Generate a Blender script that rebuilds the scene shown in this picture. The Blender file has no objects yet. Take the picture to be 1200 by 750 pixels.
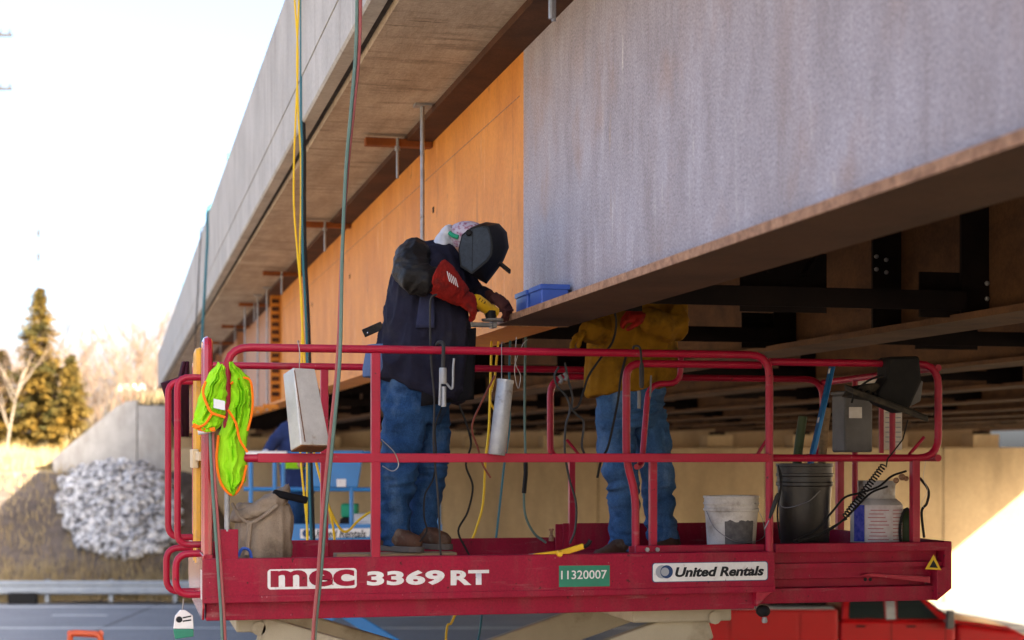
import bpy, bmesh, math, random
from mathutils import Vector, Matrix, noise
random.seed(7)
scene = bpy.context.scene
COL = scene.collection
# ------------------------------------------------------------------ camera
TH = math.radians(13.19); CT, ST = math.cos(TH), math.sin(TH)
FPX, HZ, EYE = 1950.0, 533.0, 4.4
cam_d = bpy.data.cameras.new('camera'); cam = bpy.data.objects.new('camera', cam_d)
COL.objects.link(cam); scene.camera = cam
cam.location = (0, 0, EYE); cam.rotation_euler = (math.pi/2, 0, -TH)
cam_d.sensor_width = 36; cam_d.lens = 36*FPX/1200; cam_d.shift_y = (HZ-375)/1200
cam_d.clip_start = 0.05; cam_d.clip_end = 5000
cam_d.dof.use_dof = True; cam_d.dof.focus_distance = 8.7; cam_d.dof.aperture_fstop = 2.3
# ------------------------------------------------------------------ sky + sun
SUN_A = math.radians(64); SUN_E = math.radians(24)       # the sun stands behind the camera to the right, low
sun_dir = Vector((math.cos(SUN_A)*math.cos(SUN_E), -math.sin(SUN_A)*math.cos(SUN_E), math.sin(SUN_E)))
world = bpy.data.worlds.new('World'); scene.world = world; world.use_nodes = True
wn = world.node_tree.nodes; wl = world.node_tree.links; wn.clear()
sky = wn.new('ShaderNodeTexSky'); sky.sky_type = 'NISHITA'; sky.sun_disc = False
sky.sun_elevation = SUN_E; sky.sun_rotation = math.atan2(sun_dir.x, sun_dir.y)
sky.air_density = 0.6; sky.dust_density = 4.5; sky.ozone_density = 1.0
bg = wn.new('ShaderNodeBackground'); bg.inputs['Strength'].default_value = 0.10
wo = wn.new('ShaderNodeOutputWorld')
wl.new(sky.outputs[0], bg.inputs[0]); wl.new(bg.outputs[0], wo.inputs[0])
sl = bpy.data.lights.new('sun', 'SUN'); sl.energy = 5.0; sl.angle = math.radians(0.5); sl.color = (1.0, 0.86, 0.66)
so = bpy.data.objects.new('sun', sl); COL.objects.link(so)
so.rotation_euler = sun_dir.to_track_quat('Z', 'Y').to_euler()
vs = scene.view_settings; vs.view_transform = 'Standard'; vs.look = 'None'; vs.exposure = 2.8; vs.gamma = 1.0
scene.cycles.max_bounces = 8; scene.cycles.diffuse_bounces = 5

# ------------------------------------------------------------------ pixel -> place helpers
def W(px, py, d):
    r = (px-600)/FPX*d
    return Vector((r*CT+d*ST, d*CT-r*ST, EYE+(HZ-py)/FPX*d))
def WY(px, py, Y): return W(px, py, Y/(CT-(px-600)/FPX*ST))
def WX(px, py, X): return W(px, py, X/((px-600)/FPX*CT+ST))
def cw(r, d, z): return Vector((r*CT+d*ST, d*CT-r*ST, z))   # camera-aligned ground coordinates
RV = Vector((CT, -ST, 0)); DV = Vector((ST, CT, 0)); UV = Vector((0, 0, 1))
V = Vector

# ------------------------------------------------------------------ materials
MATS = {}
def hexc(r, g, b): return (r, g, b, 1)
def mat(name, c1, c2=None, scale=8, stretch=(1, 1, 1), rough=0.6, bump=0.0, bscale=None, metal=0.0,
        detail=6, contrast=(0.35, 0.65), dirt_or_light=None, dirt_or_light_scale=2.0, dirt_or_light_range=(0.52, 0.7), rnd=0.0,
        spec=None, coat=0.0, fine=0.0, fine_scale=200, rough2=None, trans=0.0, fine_stretch=(1,1,1), dirt_or_light_stretch=(1,1,1), layers=()):
    m = bpy.data.materials.new(name); m.use_nodes = True
    nt = m.node_tree; N = nt.nodes; L = nt.links
    b = N['Principled BSDF']
    b.inputs['Roughness'].default_value = rough; b.inputs['Metallic'].default_value = metal
    b.inputs['Specular IOR Level'].default_value = spec if spec is not None else (0.5 if rough < .5 else 0.2)
    b.inputs['Coat Weight'].default_value = coat; b.inputs['Coat Roughness'].default_value = 0.15
    tc = N.new('ShaderNodeTexCoord')
    def nz(sc, st, det=detail):
        mp = N.new('ShaderNodeMapping'); mp.inputs['Scale'].default_value = st
        L.new(tc.outputs['Object'], mp.inputs['Vector'])
        n = N.new('ShaderNodeTexNoise'); n.inputs['Scale'].default_value = sc; n.inputs['Detail'].default_value = det
        n.inputs['Roughness'].default_value = 0.62
        L.new(mp.outputs[0], n.inputs['Vector']); return n.outputs['Fac']
    def rr(sock, lo, hi):
        r = N.new('ShaderNodeMapRange'); r.inputs[1].default_value = lo; r.inputs[2].default_value = hi
        L.new(sock, r.inputs[0]); return r.outputs[0]
    def mix(f, a, c, mode='MIX'):
        x = N.new('ShaderNodeMix'); x.data_type = 'RGBA'; x.blend_type = mode
        for s, v in ((x.inputs[0], f), (x.inputs[6], a), (x.inputs[7], c)):
            if hasattr(v, 'node'): L.new(v, s)
            else: s.default_value = v if not isinstance(v, tuple) or len(v) == 4 else (*v, 1)
        return x.outputs[2]
    c1 = (*c1, 1); c2 = (*c2, 1) if c2 else c1
    f = nz(scale, stretch)
    col = mix(rr(f, *contrast), c1, c2)
    if dirt_or_light:  # real dirt; on denim and the leather sleeve painted light patches
        g = nz(dirt_or_light_scale, dirt_or_light_stretch)
        col = mix(rr(g, *dirt_or_light_range), col, (*dirt_or_light, 1))
    for lc, lsc, lrange, lst in layers:          # further stains, chips and runs; on denim painted crease shade
        col = mix(rr(nz(lsc, lst, 4), *lrange), col, (*lc, 1))
    if fine:
        h = nz(fine_scale, fine_stretch, 2)
        k = N.new('ShaderNodeMapRange'); k.inputs[1].default_value = 0.3; k.inputs[2].default_value = 0.7
        k.inputs[3].default_value = 1-fine; k.inputs[4].default_value = 1+fine
        L.new(h, k.inputs[0])
        col = mix(1.0, col, k.outputs[0], 'MULTIPLY')
    if rnd:
        oi = N.new('ShaderNodeObjectInfo'); k = N.new('ShaderNodeMapRange')
        k.inputs[3].default_value = 1-rnd; k.inputs[4].default_value = 1+rnd
        L.new(oi.outputs['Random'], k.inputs[0]); col = mix(1.0, col, k.outputs[0], 'MULTIPLY')
    L.new(col, b.inputs['Base Color'])
    if rough2 is not None:
        k = N.new('ShaderNodeMapRange'); k.inputs[1].default_value = 0.35; k.inputs[2].default_value = 0.65
        k.inputs[3].default_value = rough; k.inputs[4].default_value = rough2
        L.new(nz(scale*2.3, stretch), k.inputs[0]); L.new(k.outputs[0], b.inputs['Roughness'])
    if bump:
        bn = N.new('ShaderNodeBump'); bn.inputs['Strength'].default_value = bump; bn.inputs['Distance'].default_value = 0.02
        L.new(nz(bscale or scale*4, stretch), bn.inputs['Height']); L.new(bn.outputs[0], b.inputs['Normal'])
    MATS[name] = m; return m

mat('steel_grey', (0.285, 0.255, 0.275), (0.375, 0.350, 0.395), 1.6, (1, 3.0, 1.0), 0.62, 0.10, 60, 0.0, dirt_or_light=(0.30, 0.225, 0.20), dirt_or_light_scale=.9,
    dirt_or_light_range=(0.54, 0.84), dirt_or_light_stretch=(1, 1.6, .6), fine=0.36, fine_scale=110, fine_stretch=(1, 1.15, .8),
    layers=(((0.50, 0.47, 0.48), 2.2, (.62, .80), (1, 5, .55)), ((0.235, 0.18, 0.175), 3.0, (.60, .88), (1, 7, .3)), ((0.42, 0.30, 0.20), 1.6, (.68, .82), (1, 2.5, .5)), ((0.60, 0.57, 0.55), 2.6, (.66, .74), (1, 3.5, .45)), ((0.34, 0.215, 0.15), .7, (.56, .74), (1, 1.2, .8))))
mat('steel_orange', (0.66, 0.265, 0.042), (0.52, 0.185, 0.026), 1.5, (1, 1.3, .8), 0.6, 0.05, 50, dirt_or_light=(0.36, 0.135, 0.03), dirt_or_light_scale=2.3,
    dirt_or_light_range=(0.56, 0.85), dirt_or_light_stretch=(1, 2, .7), fine=0.08, fine_scale=40,
    layers=(((0.24, 0.095, 0.03), 5.0, (.66, .74), (1, 1.6, .8)), ((0.74, 0.40, 0.16), 2.4, (.60, .78), (1, 2.5, .5)), ((0.26, 0.10, 0.035), 1.4, (.60, .8), (1, 3.5, .35))))
mat('steel_mauve', (0.42, 0.21, 0.11), (0.34, 0.19, 0.13), 2.2, (1, 2.2, .7), 0.6, fine=0.12, fine_scale=60)
mat('steel_rust', (0.085, 0.034, 0.016), (0.045, 0.019, 0.010), 3, (1, 1, 1), 0.8, 0.1, 40, fine=0.2, fine_scale=60)
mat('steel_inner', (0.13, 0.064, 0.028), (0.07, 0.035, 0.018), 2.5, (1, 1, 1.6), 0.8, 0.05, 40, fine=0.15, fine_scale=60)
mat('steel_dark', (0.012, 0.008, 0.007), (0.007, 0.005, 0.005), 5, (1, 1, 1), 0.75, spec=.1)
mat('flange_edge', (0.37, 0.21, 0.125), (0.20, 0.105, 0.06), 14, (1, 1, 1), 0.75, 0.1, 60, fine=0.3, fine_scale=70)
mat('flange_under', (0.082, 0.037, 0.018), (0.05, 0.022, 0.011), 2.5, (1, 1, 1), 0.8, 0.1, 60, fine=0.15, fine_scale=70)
mat('bracket_rust', (0.27, 0.085, 0.02), (0.17, 0.05, 0.014), 6, rough=.75)
mat('weld_bright', (0.62, 0.60, 0.58), (0.40, 0.36, 0.33), 40, rough=0.35, metal=0.8)
mat('galv', (0.36, 0.37, 0.385), (0.26, 0.27, 0.285), 12, rough=0.45, metal=0.6, rough2=0.65, layers=(((0.16, 0.14, 0.12), 18, (.62, .75), (1, 1, 1)),))
mat('concrete', (0.46, 0.445, 0.415), (0.36, 0.345, 0.32), 1.6, (1, .8, .8), 0.85, 0.15, 30, dirt_or_light=(0.27, 0.245, 0.215), dirt_or_light_scale=1.5,
    dirt_or_light_range=(0.52, 0.8), dirt_or_light_stretch=(1, 3, .35), fine=0.10, fine_scale=40,
    layers=(((0.58, 0.57, 0.54), 2.4, (.60, .8), (1, 4, .3)), ((0.20, 0.18, 0.155), 3.0, (.64, .85), (1, 5, .25))))
mat('soffit', (0.47, 0.395, 0.315), (0.34, 0.275, 0.21), 2.2, (2.6, .5, 1), 0.9, 0.2, 30, dirt_or_light=(0.13, 0.098, 0.072), dirt_or_light_scale=3.4,
    dirt_or_light_range=(0.52, 0.78), dirt_or_light_stretch=(.45, 2.6, 1), fine=0.16, fine_scale=50, layers=(((0.56, 0.49, 0.40), 1.3, (.58, .8), (.6, 1.5, 1)), ((0.09, 0.065, 0.045), 6, (.64, .76), (.4, 3, 1))))
mat('joint_dark', (0.10, 0.09, 0.08), (0.06, 0.05, 0.045), 10, rough=0.9)
mat('joint_grey', (0.30, 0.285, 0.26), (0.19, 0.175, 0.16), 2, rough=0.9)
mat('abut_concrete', (0.52, 0.385, 0.22), (0.42, 0.30, 0.165), .6, (1, 1, .5), 0.9, 0.1, 8, dirt_or_light=(0.27, 0.195, 0.11), dirt_or_light_scale=.5,
    dirt_or_light_range=(0.5, 0.8), dirt_or_light_stretch=(1.5, 1.5, .35), fine=0.08, fine_scale=14)
mat('red_paint', (0.37, 0.005, 0.032), (0.31, 0.004, 0.026), 5, rough=0.36, dirt_or_light=(0.27, 0.03, 0.035), dirt_or_light_scale=7, dirt_or_light_range=(0.6, 0.85),
    dirt_or_light_stretch=(1, 1, .5), fine=0.08, fine_scale=120, rough2=0.5, spec=.35, layers=(((0.09, 0.012, 0.014), 34, (.66, .70), (1, 1, 1)), ((0.42, 0.24, 0.24), 60, (.70, .74), (1, 1, .5)), ((0.30, 0.12, 0.12), 9, (.62, .85), (.35, 1, 3))))
mat('red_gloss', (0.36, 0.005, 0.022), (0.31, 0.004, 0.018), 5, rough=0.22, coat=.6, spec=.6)
mat('red_frame', (0.31, 0.006, 0.032), (0.25, 0.005, 0.026), 4, (1, 1, .6), rough=0.42, dirt_or_light=(0.24, 0.035, 0.045), dirt_or_light_scale=5, dirt_or_light_range=(0.50, 0.78),
    dirt_or_light_stretch=(2.2, 1, .5), fine=0.14, fine_scale=110, rough2=0.6, bump=0.03, bscale=80, spec=.2, layers=(((0.09, 0.012, 0.014), 34, (.66, .70), (1, 1, 1)), ((0.42, 0.24, 0.24), 60, (.70, .74), (1, 1, .5)), ((0.30, 0.12, 0.12), 9, (.62, .85), (.35, 1, 3))))
mat('yellow_paint', (0.72, 0.36, 0.015), (0.62, 0.30, 0.02), 8, rough=0.45, dirt_or_light=(0.4, 0.22, 0.06), dirt_or_light_scale=12)
mat('cream_paint', (0.66, 0.52, 0.32), rough=0.5)
mat('beige_arm', (0.42, 0.37, 0.27), (0.35, 0.31, 0.225), 3, rough=0.5, dirt_or_light=(0.22, 0.18, 0.12), dirt_or_light_scale=4, fine=0.06)
mat('decal_white', (0.74, 0.73, 0.71), (0.66, 0.64, 0.63), 20, rough=0.45, dirt_or_light=(0.5, 0.42, 0.42), dirt_or_light_scale=18, dirt_or_light_range=(.58, .8), layers=(((0.32, 0.10, 0.11), 45, (.66, .72), (1, 1, 1)),))
mat('decal_black', (0.012, 0.014, 0.018), rough=0.5)
mat('decal_blue', (0.02, 0.05, 0.14), rough=0.5)
mat('decal_grey', (0.32, 0.34, 0.37), rough=0.5)
mat('decal_green', (0.006, 0.20, 0.115), (0.01, 0.17, 0.10), 20, rough=0.45)
mat('decal_yellow', (0.70, 0.45, 0.03), rough=0.5)
mat('rubber', (0.008, 0.008, 0.009), (0.014, 0.013, 0.012), 20, rough=0.7)
mat('cable_grey', (0.035, 0.033, 0.033), (0.022, 0.022, 0.022), 20, rough=0.6)
mat('hose_red', (0.36, 0.10, 0.10), (0.30, 0.09, 0.085), 20, rough=0.6)
mat('hose_green', (0.10, 0.17, 0.14), (0.13, 0.20, 0.17), 20, rough=0.6)
mat('cable_yellow', (0.75, 0.50, 0.02), rough=0.5)
mat('cable_teal', (0.03, 0.14, 0.18), rough=0.5)
mat('cable_brown', (0.22, 0.06, 0.04), rough=0.6)
mat('wire', (0.30, 0.29, 0.28), rough=0.4, metal=0.7)
mat('wood', (0.30, 0.20, 0.11), (0.20, 0.13, 0.07), 6, (1, 10, 10), 0.8, 0.2)
mat('vest', (0.33, 0.72, 0.012), (0.27, 0.62, 0.012), 10, rough=0.75, bump=0.15, bscale=180)
mat('vest_orange', (0.95, 0.20, 0.01), rough=0.7)
mat('reflective', (0.62, 0.63, 0.65), rough=0.4)
mat('maroon_cloth', (0.038, 0.005, 0.016), (0.024, 0.004, 0.010), 8, rough=0.9)
mat('canvas', (0.30, 0.24, 0.18), (0.20, 0.155, 0.115), 7, rough=0.95, bump=0.3, bscale=120, dirt_or_light=(0.09, 0.068, 0.05), dirt_or_light_scale=5, fine=0.1)
mat('black_cloth', (0.0065, 0.0065, 0.009), (0.010, 0.010, 0.012), 9, rough=0.9, bump=0.15, bscale=200, spec=.1)
mat('navy_cloth', (0.011, 0.011, 0.022), (0.018, 0.018, 0.033), 6, rough=0.9, bump=0.4, bscale=24, dirt_or_light=(0.034, 0.032, 0.036), dirt_or_light_scale=5, dirt_or_light_range=(.55, .8), spec=.12)
mat('navy_panel', (0.020, 0.023, 0.052), (0.030, 0.034, 0.070), 6, rough=0.9, bump=0.4, bscale=24, spec=.12)
mat('navy_work', (0.02, 0.035, 0.11), (0.03, 0.05, 0.15), 6, rough=0.9)
mat('leather_dark', (0.009, 0.008, 0.0075), (0.006, 0.0055, 0.006), 9, rough=0.6, bump=0.5, bscale=22, dirt_or_light=(0.040, 0.030, 0.020), dirt_or_light_scale=6, dirt_or_light_range=(.52, .74), spec=.2)  # paler brown patches paint highlights onto the black leather
mat('denim', (0.010, 0.034, 0.095), (0.026, 0.072, 0.175), 5, rough=0.92, bump=0.5, bscale=26, dirt_or_light=(0.085, 0.15, 0.25), dirt_or_light_scale=2.6, dirt_or_light_range=(.52, .74), fine=0.2, fine_scale=160, spec=.1, dirt_or_light_stretch=(2, 2, .8),
    layers=(((0.006, 0.016, 0.042), 5, (.56, .74), (1, 1, 1.6)),))  # crease shade and lit patches painted in along with the fading
mat('denim_faded', (0.030, 0.080, 0.185), (0.055, 0.125, 0.255), 5, rough=0.92, bump=0.5, bscale=26, dirt_or_light=(0.14, 0.225, 0.36), dirt_or_light_scale=2.6, dirt_or_light_range=(.52, .74), fine=0.2, fine_scale=160, spec=.1, dirt_or_light_stretch=(2, 2, .8),
    layers=(((0.014, 0.034, 0.080), 5, (.56, .74), (1, 1, 1.6)),))  # worn paler denim, with the same painted crease shade and highlights
mat('denim_light', (0.075, 0.12, 0.235), (0.10, 0.15, 0.27), 7, rough=0.92, bump=0.2, bscale=220, fine=0.12, fine_scale=160, spec=.1)
mat('mustard', (0.28, 0.14, 0.010), (0.19, 0.09, 0.007), 6, rough=0.9, bump=0.15, bscale=120, dirt_or_light=(0.07, 0.035, 0.006), dirt_or_light_scale=5, spec=.1)
mat('grey_fleece', (0.60, 0.62, 0.66), (0.48, 0.50, 0.55), 14, rough=0.95, bump=0.2, bscale=150)
mat('cap_cloth', (0.50, 0.45, 0.52), (0.30, 0.12, 0.18), 45, rough=0.9, contrast=(.48, .62))
mat('green_strap', (0.02, 0.30, 0.16), rough=0.6)
mat('skin', (0.50, 0.28, 0.20), (0.44, 0.22, 0.16), 20, rough=0.55)
mat('glove_red', (0.33, 0.016, 0.010), (0.22, 0.012, 0.008), 14, rough=0.75, bump=0.3, bscale=70, dirt_or_light=(0.07, 0.015, 0.012), dirt_or_light_scale=12)
mat('glove_brown', (0.085, 0.028, 0.022), (0.05, 0.017, 0.015), 14, rough=0.8, bump=0.3, bscale=70)
mat('glove_mark', (0.58, 0.50, 0.48), rough=0.7)
mat('helmet_shell', (0.006, 0.007, 0.009), (0.009, 0.010, 0.013), 12, rough=0.45, fine=0.2, fine_scale=90, spec=.2)
mat('helmet_side', (0.020, 0.030, 0.044), (0.030, 0.043, 0.060), 9, rough=0.5, fine=0.15, fine_scale=60, spec=.2)
mat('boot', (0.095, 0.046, 0.028), (0.055, 0.028, 0.018), 12, rough=0.75, bump=0.2, bscale=50, dirt_or_light=(0.15, 0.11, 0.08), dirt_or_light_scale=12)
mat('boot_sole', (0.10, 0.085, 0.075), rough=0.85)
mat('grinder_yellow', (0.80, 0.46, 0.01), (0.7, 0.38, 0.01), 20, rough=0.45)
mat('tin_white', (0.60, 0.59, 0.56), (0.48, 0.47, 0.44), 9, rough=0.42, metal=0.35, dirt_or_light=(0.25, 0.14, 0.06), dirt_or_light_scale=6, dirt_or_light_range=(.62, .72), fine=.06)
mat('tin_rust', (0.20, 0.085, 0.03), (0.11, 0.05, 0.025), 12, rough=0.8)
mat('bucket_white', (0.66, 0.63, 0.58), (0.55, 0.51, 0.45), 6, rough=0.5, dirt_or_light=(0.22, 0.175, 0.13), dirt_or_light_scale=7, dirt_or_light_range=(.50, .74), fine=.08, layers=(((0.10, 0.09, 0.085), 22, (.66, .72), (1, 1, 1)),))
mat('bucket_black', (0.012, 0.010, 0.009), (0.02, 0.016, 0.013), 8, rough=0.4, fine=.2, fine_scale=60)
mat('paint_smear', (0.085, 0.08, 0.08), (0.15, 0.14, 0.135), 30, rough=0.7)
mat('tank_white', (0.50, 0.48, 0.46), (0.40, 0.38, 0.36), 10, rough=0.45, dirt_or_light=(0.22, 0.18, 0.15), dirt_or_light_scale=9)
mat('label_white', (0.62, 0.58, 0.58), (0.52, 0.46, 0.46), 30, rough=0.5)
mat('label_red', (0.42, 0.14, 0.16), rough=.5)
mat('label_blue', (0.02, 0.035, 0.30), (0.10, 0.10, 0.45), 30, rough=0.5)
mat('box_grey', (0.15, 0.145, 0.14), (0.115, 0.11, 0.105), 8, rough=0.55, fine=.08, layers=(((0.06, 0.05, 0.045), 6, (.6, .8), (1, 1, 1)),))
mat('panel_dusty', (0.045, 0.038, 0.028), (0.022, 0.019, 0.015), 10, rough=0.8, dirt_or_light=(0.09, 0.07, 0.045), dirt_or_light_scale=9, fine=.2, fine_scale=80)
mat('paper', (0.72, 0.68, 0.62), (0.6, 0.55, 0.48), 20, rough=0.6)
mat('blue_plastic', (0.025, 0.075, 0.34), (0.03, 0.09, 0.40), 10, rough=0.4)
mat('blue_metal', (0.015, 0.14, 0.36), (0.02, 0.17, 0.42), 10, rough=0.3, metal=0.3)
mat('olive_rubber', (0.035, 0.055, 0.022), (0.06, 0.075, 0.03), 10, rough=0.5)
mat('lift_blue', (0.015, 0.18, 0.47), (0.018, 0.16, 0.41), 5, rough=0.4)
mat('orange_paint', (0.55, 0.085, 0.02), (0.48, 0.07, 0.02), 8, rough=0.4)
mat('truck_red', (0.42, 0.004, 0.007), (0.38, 0.004, 0.006), 3, rough=0.3, coat=0.15, spec=.35)
mat('glass_dark', (0.02, 0.028, 0.028), rough=0.04, spec=0.8)
mat('chrome', (0.6, 0.6, 0.6), rough=0.2, metal=1.0)
mat('lamp_glass', (0.7, 0.7, 0.7), rough=0.1)
mat('tyre', (0.02, 0.02, 0.02), rough=0.85)
mat('asphalt', (0.29, 0.295, 0.30), (0.245, 0.25, 0.255), .5, rough=0.9, fine=0.15, fine_scale=12, dirt_or_light=(0.32, 0.32, 0.325), dirt_or_light_scale=.12)
mat('bounce_gravel', (0.40, 0.335, 0.25), (0.32, 0.265, 0.195), .6, rough=0.95, fine=0.2, fine_scale=6, dirt_or_light=(0.26, 0.21, 0.15), dirt_or_light_scale=.2)
mat('lane_white', (0.62, 0.62, 0.60), (0.5, 0.5, 0.48), 4, rough=0.8)
mat('ground_dry', (0.19, 0.155, 0.10), (0.115, 0.09, 0.062), .35, rough=0.95, fine=0.25, fine_scale=3, dirt_or_light=(0.26, 0.22, 0.14), dirt_or_light_scale=.1)
mat('ground_slope', (0.125, 0.10, 0.082), (0.075, 0.060, 0.052), .5, rough=0.95, fine=0.3, fine_scale=4, dirt_or_light=(0.17, 0.14, 0.105), dirt_or_light_scale=.25, bump=.3, bscale=5)
mat('rail_steel', (0.30, 0.33, 0.36), (0.24, 0.27, 0.30), 3, rough=.6)
mat('dry_grass', (0.40, 0.315, 0.17), (0.25, 0.185, 0.095), .8, rough=0.9, rnd=0.1)
mat('rock', (0.60, 0.595, 0.59), (0.10, 0.097, 0.10), 4.6, rough=0.85, fine=0.25, fine_scale=9, detail=2, contrast=(.38, .64))  # noise paints shaded gaps and white highlights into the stone colour
mat('spruce_leaf', (0.135, 0.078, 0.010), (0.035, 0.036, 0.010), .8, rough=0.8, contrast=(.40, .62))
mat('bark', (0.07, 0.048, 0.032), (0.04, 0.028, 0.02), 3, (1, 1, .3), rough=0.95)
mat('bare_twig', (0.16, 0.115, 0.085), (0.11, 0.078, 0.058), .5, rough=0.95)
mat('birch', (0.20, 0.17, 0.135), (0.13, 0.105, 0.08), 2, rough=0.8)
mat('pole_grey', (0.045, 0.045, 0.045), rough=0.7)
mat('house_white', (0.75, 0.74, 0.72), rough=0.7)
mat('brick_red', (0.36, 0.16, 0.10), (0.28, 0.12, 0.08), 6, rough=0.9)

# ------------------------------------------------------------------ object helpers
WL = {}
def wl_of(o): return WL.get(o.name, V((0, 0, 0)))
def tag(o, label=None, cat=None, group=None, kind=None):
    if label: o['label'] = label
    if cat: o['category'] = cat
    if group: o['group'] = group
    if kind: o['kind'] = kind
    return o
def thing(name, label, cat, loc=(0, 0, 0), group=None):
    o = bpy.data.objects.new(name, None); COL.objects.link(o); o.location = loc
    o.empty_display_size = 0.2
    WL[o.name] = V(loc); return tag(o, label, cat, group)
class MB:
    def __init__(s): s.v = []; s.f = []
    def add(s, vs, fs):
        n = len(s.v); s.v += [V(p) for p in vs]; s.f += [tuple(i+n for i in f) for f in fs]; return s
    def box(s, x0, x1, y0, y1, z0, z1):
        return s.add([(x0,y0,z0),(x1,y0,z0),(x1,y1,z0),(x0,y1,z0),(x0,y0,z1),(x1,y0,z1),(x1,y1,z1),(x0,y1,z1)],
                     [(0,3,2,1),(4,5,6,7),(0,1,5,4),(1,2,6,5),(2,3,7,6),(3,0,4,7)])
    def obox(s, c, a, b, d):
        c, a, b, d = V(c), V(a), V(b), V(d)
        if a.cross(b).dot(d) < 0: a = -a
        P = [c+i*a+j*b+k*d for k in (-1, 1) for i, j in ((-1,-1),(1,-1),(1,1),(-1,1))]
        return s.add(P, [(0,3,2,1),(4,5,6,7),(0,1,5,4),(1,2,6,5),(2,3,7,6),(3,0,4,7)])
    def bar(s, p, q, w, h, up=(0, 0, 1)):
        p, q = V(p), V(q); t = (q-p); l = t.length; t.normalize(); up = V(up)
        if abs(t.dot(up)) > .99: up = V((0, 1, 0))
        sd = t.cross(up).normalized(); u = sd.cross(t)
        return s.obox((p+q)/2, t*l/2, sd*w/2, u*h/2)
    def rings(s, R, caps=True, closed=True):
        n = len(R[0]); vs = [p for r in R for p in r]; fs = []
        for i in range(len(R)-1):
            for j in range(n if closed else n-1):
                k = (j+1) % n
                fs.append((i*n+j, i*n+k, (i+1)*n+k, (i+1)*n+j))
        if caps: fs += [tuple(range(n-1, -1, -1)), tuple((len(R)-1)*n+j for j in range(n))]
        return s.add(vs, fs)
    def tube(s, pts, r, n=8, caps=True, square=False):
        pts = [V(p) for p in pts]; R = []; m = len(pts)
        rs = r if isinstance(r, (list, tuple)) else [r]*m
        t0 = (pts[1]-pts[0]).normalized(); up = V((0, 0, 1)) if abs(t0.z) < .9 else V((0, 1, 0))
        nx = t0.cross(up).normalized()
        for i in range(m):
            a = pts[max(i-1, 0)]; b = pts[min(i+1, m-1)]; t = (b-a).normalized()
            nx = (nx-t*nx.dot(t)).normalized(); ny = t.cross(nx)
            if square:
                q = rs[i]; R.append([pts[i]+nx*q*x+ny*q*y for x, y in ((1,1),(-1,1),(-1,-1),(1,-1))])
            else:
                R.append([pts[i]+(nx*math.cos(k*2*math.pi/n)+ny*math.sin(k*2*math.pi/n))*rs[i] for k in range(n)])
        return s.rings(R, caps)
    def lathe(s, prof, c=(0, 0, 0), n=24, ax=None):
        c = V(c); z = V(ax).normalized() if ax else V((0, 0, 1))
        x = z.orthogonal().normalized() if abs(z.z) < .999 else V((1, 0, 0)); y = z.cross(x)
        R = [[c+z*h+(x*math.cos(k*2*math.pi/n)+y*math.sin(k*2*math.pi/n))*r for k in range(n)] for r, h in prof]
        return s.rings(R, True)
    def prism(s, poly, ext):
        n = len(poly); ext = V(ext); P = [V(p) for p in poly]
        nrm = V((0, 0, 0))
        for i in range(n): nrm += P[i].cross(P[(i+1) % n])
        if nrm.dot(ext) < 0: P.reverse()
        return s.add(P+[p+ext for p in P], [tuple(range(n-1, -1, -1)), tuple(range(n, 2*n))]+[(i, (i+1) % n, n+(i+1) % n, n+i) for i in range(n)])
    def ball(s, c, r, n=12, m=8, sc=(1, 1, 1)):
        c = V(c); R = []
        for i in range(m+1):
            a = math.pi*(i+.02)/(m+.04)
            R.append([c+V((math.cos(k*2*math.pi/n)*math.sin(a)*sc[0], math.sin(k*2*math.pi/n)*math.sin(a)*sc[1], -math.cos(a)*sc[2]))*r for k in range(n)])
        return s.rings(R)
    def mesh(s, name, org=(0, 0, 0)):
        me = bpy.data.meshes.new(name); org = V(org)
        me.from_pydata([p-org for p in s.v], [], s.f); me.update(); return me
    def build(s, name, m, parent=None, smooth=False, bevel=0, label=None, cat=None, group=None, kind=None, seg=2, org=None):
        org = wl_of(parent) if parent else V(org if org is not None else (0, 0, 0))
        me = s.mesh(name, org); me.materials.append(MATS[m])
        o = bpy.data.objects.new(name, me); COL.objects.link(o)
        if parent: o.parent = parent
        else: o.location = org
        WL[o.name] = V(org)
        if smooth:
            for p in me.polygons: p.use_smooth = True
            try: me.set_sharp_from_angle(angle=math.radians(42))
            except Exception: pass
        if bevel:
            b = o.modifiers.new('bevel', 'BEVEL'); b.width = bevel; b.segments = seg; b.limit_method = 'ANGLE'
            b.angle_limit = math.radians(40)
        return tag(o, label, cat, group, kind)
def base_of(pts):
    xs = [p[0] for p in pts]; ys = [p[1] for p in pts]; zs = [p[2] for p in pts]
    return V(((min(xs)+max(xs))/2, (min(ys)+max(ys))/2, min(zs)))
def rounded(pts, r, n=5):
    """polyline with its inner corners rounded"""
    pts = [V(p) for p in pts]; out = [pts[0]]
    for i in range(1, len(pts)-1):
        a, b, c = pts[i-1], pts[i], pts[i+1]
        ra = min(r, (a-b).length*.49, (c-b).length*.49)
        p = b+(a-b).normalized()*ra; q = b+(c-b).normalized()*ra
        for k in range(n+1):
            t = k/n; out.append((1-t)**2*p+2*t*(1-t)*b+t*t*q)
    out.append(pts[-1]); return out
def smoothline(pts, k=6):
    pts = [V(p) for p in pts]; out = []
    P = [pts[0]*2-pts[1]]+pts+[pts[-1]*2-pts[-2]]
    for i in range(1, len(P)-2):
        a, b, c, d = P[i-1:i+3]
        for j in range(k):
            t = j/k
            out.append(.5*((2*b)+(c-a)*t+(2*a-5*b+4*c-d)*t*t+(3*b-a-3*c+d)*t**3))
    out.append(pts[-1]); return out
def copy_tree(o, parent=None):
    c = o.copy(); COL.objects.link(c); c.parent = parent
    WL[c.name] = wl_of(o)
    for ch in list(o.children): copy_tree(ch, c)
    return c
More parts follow.
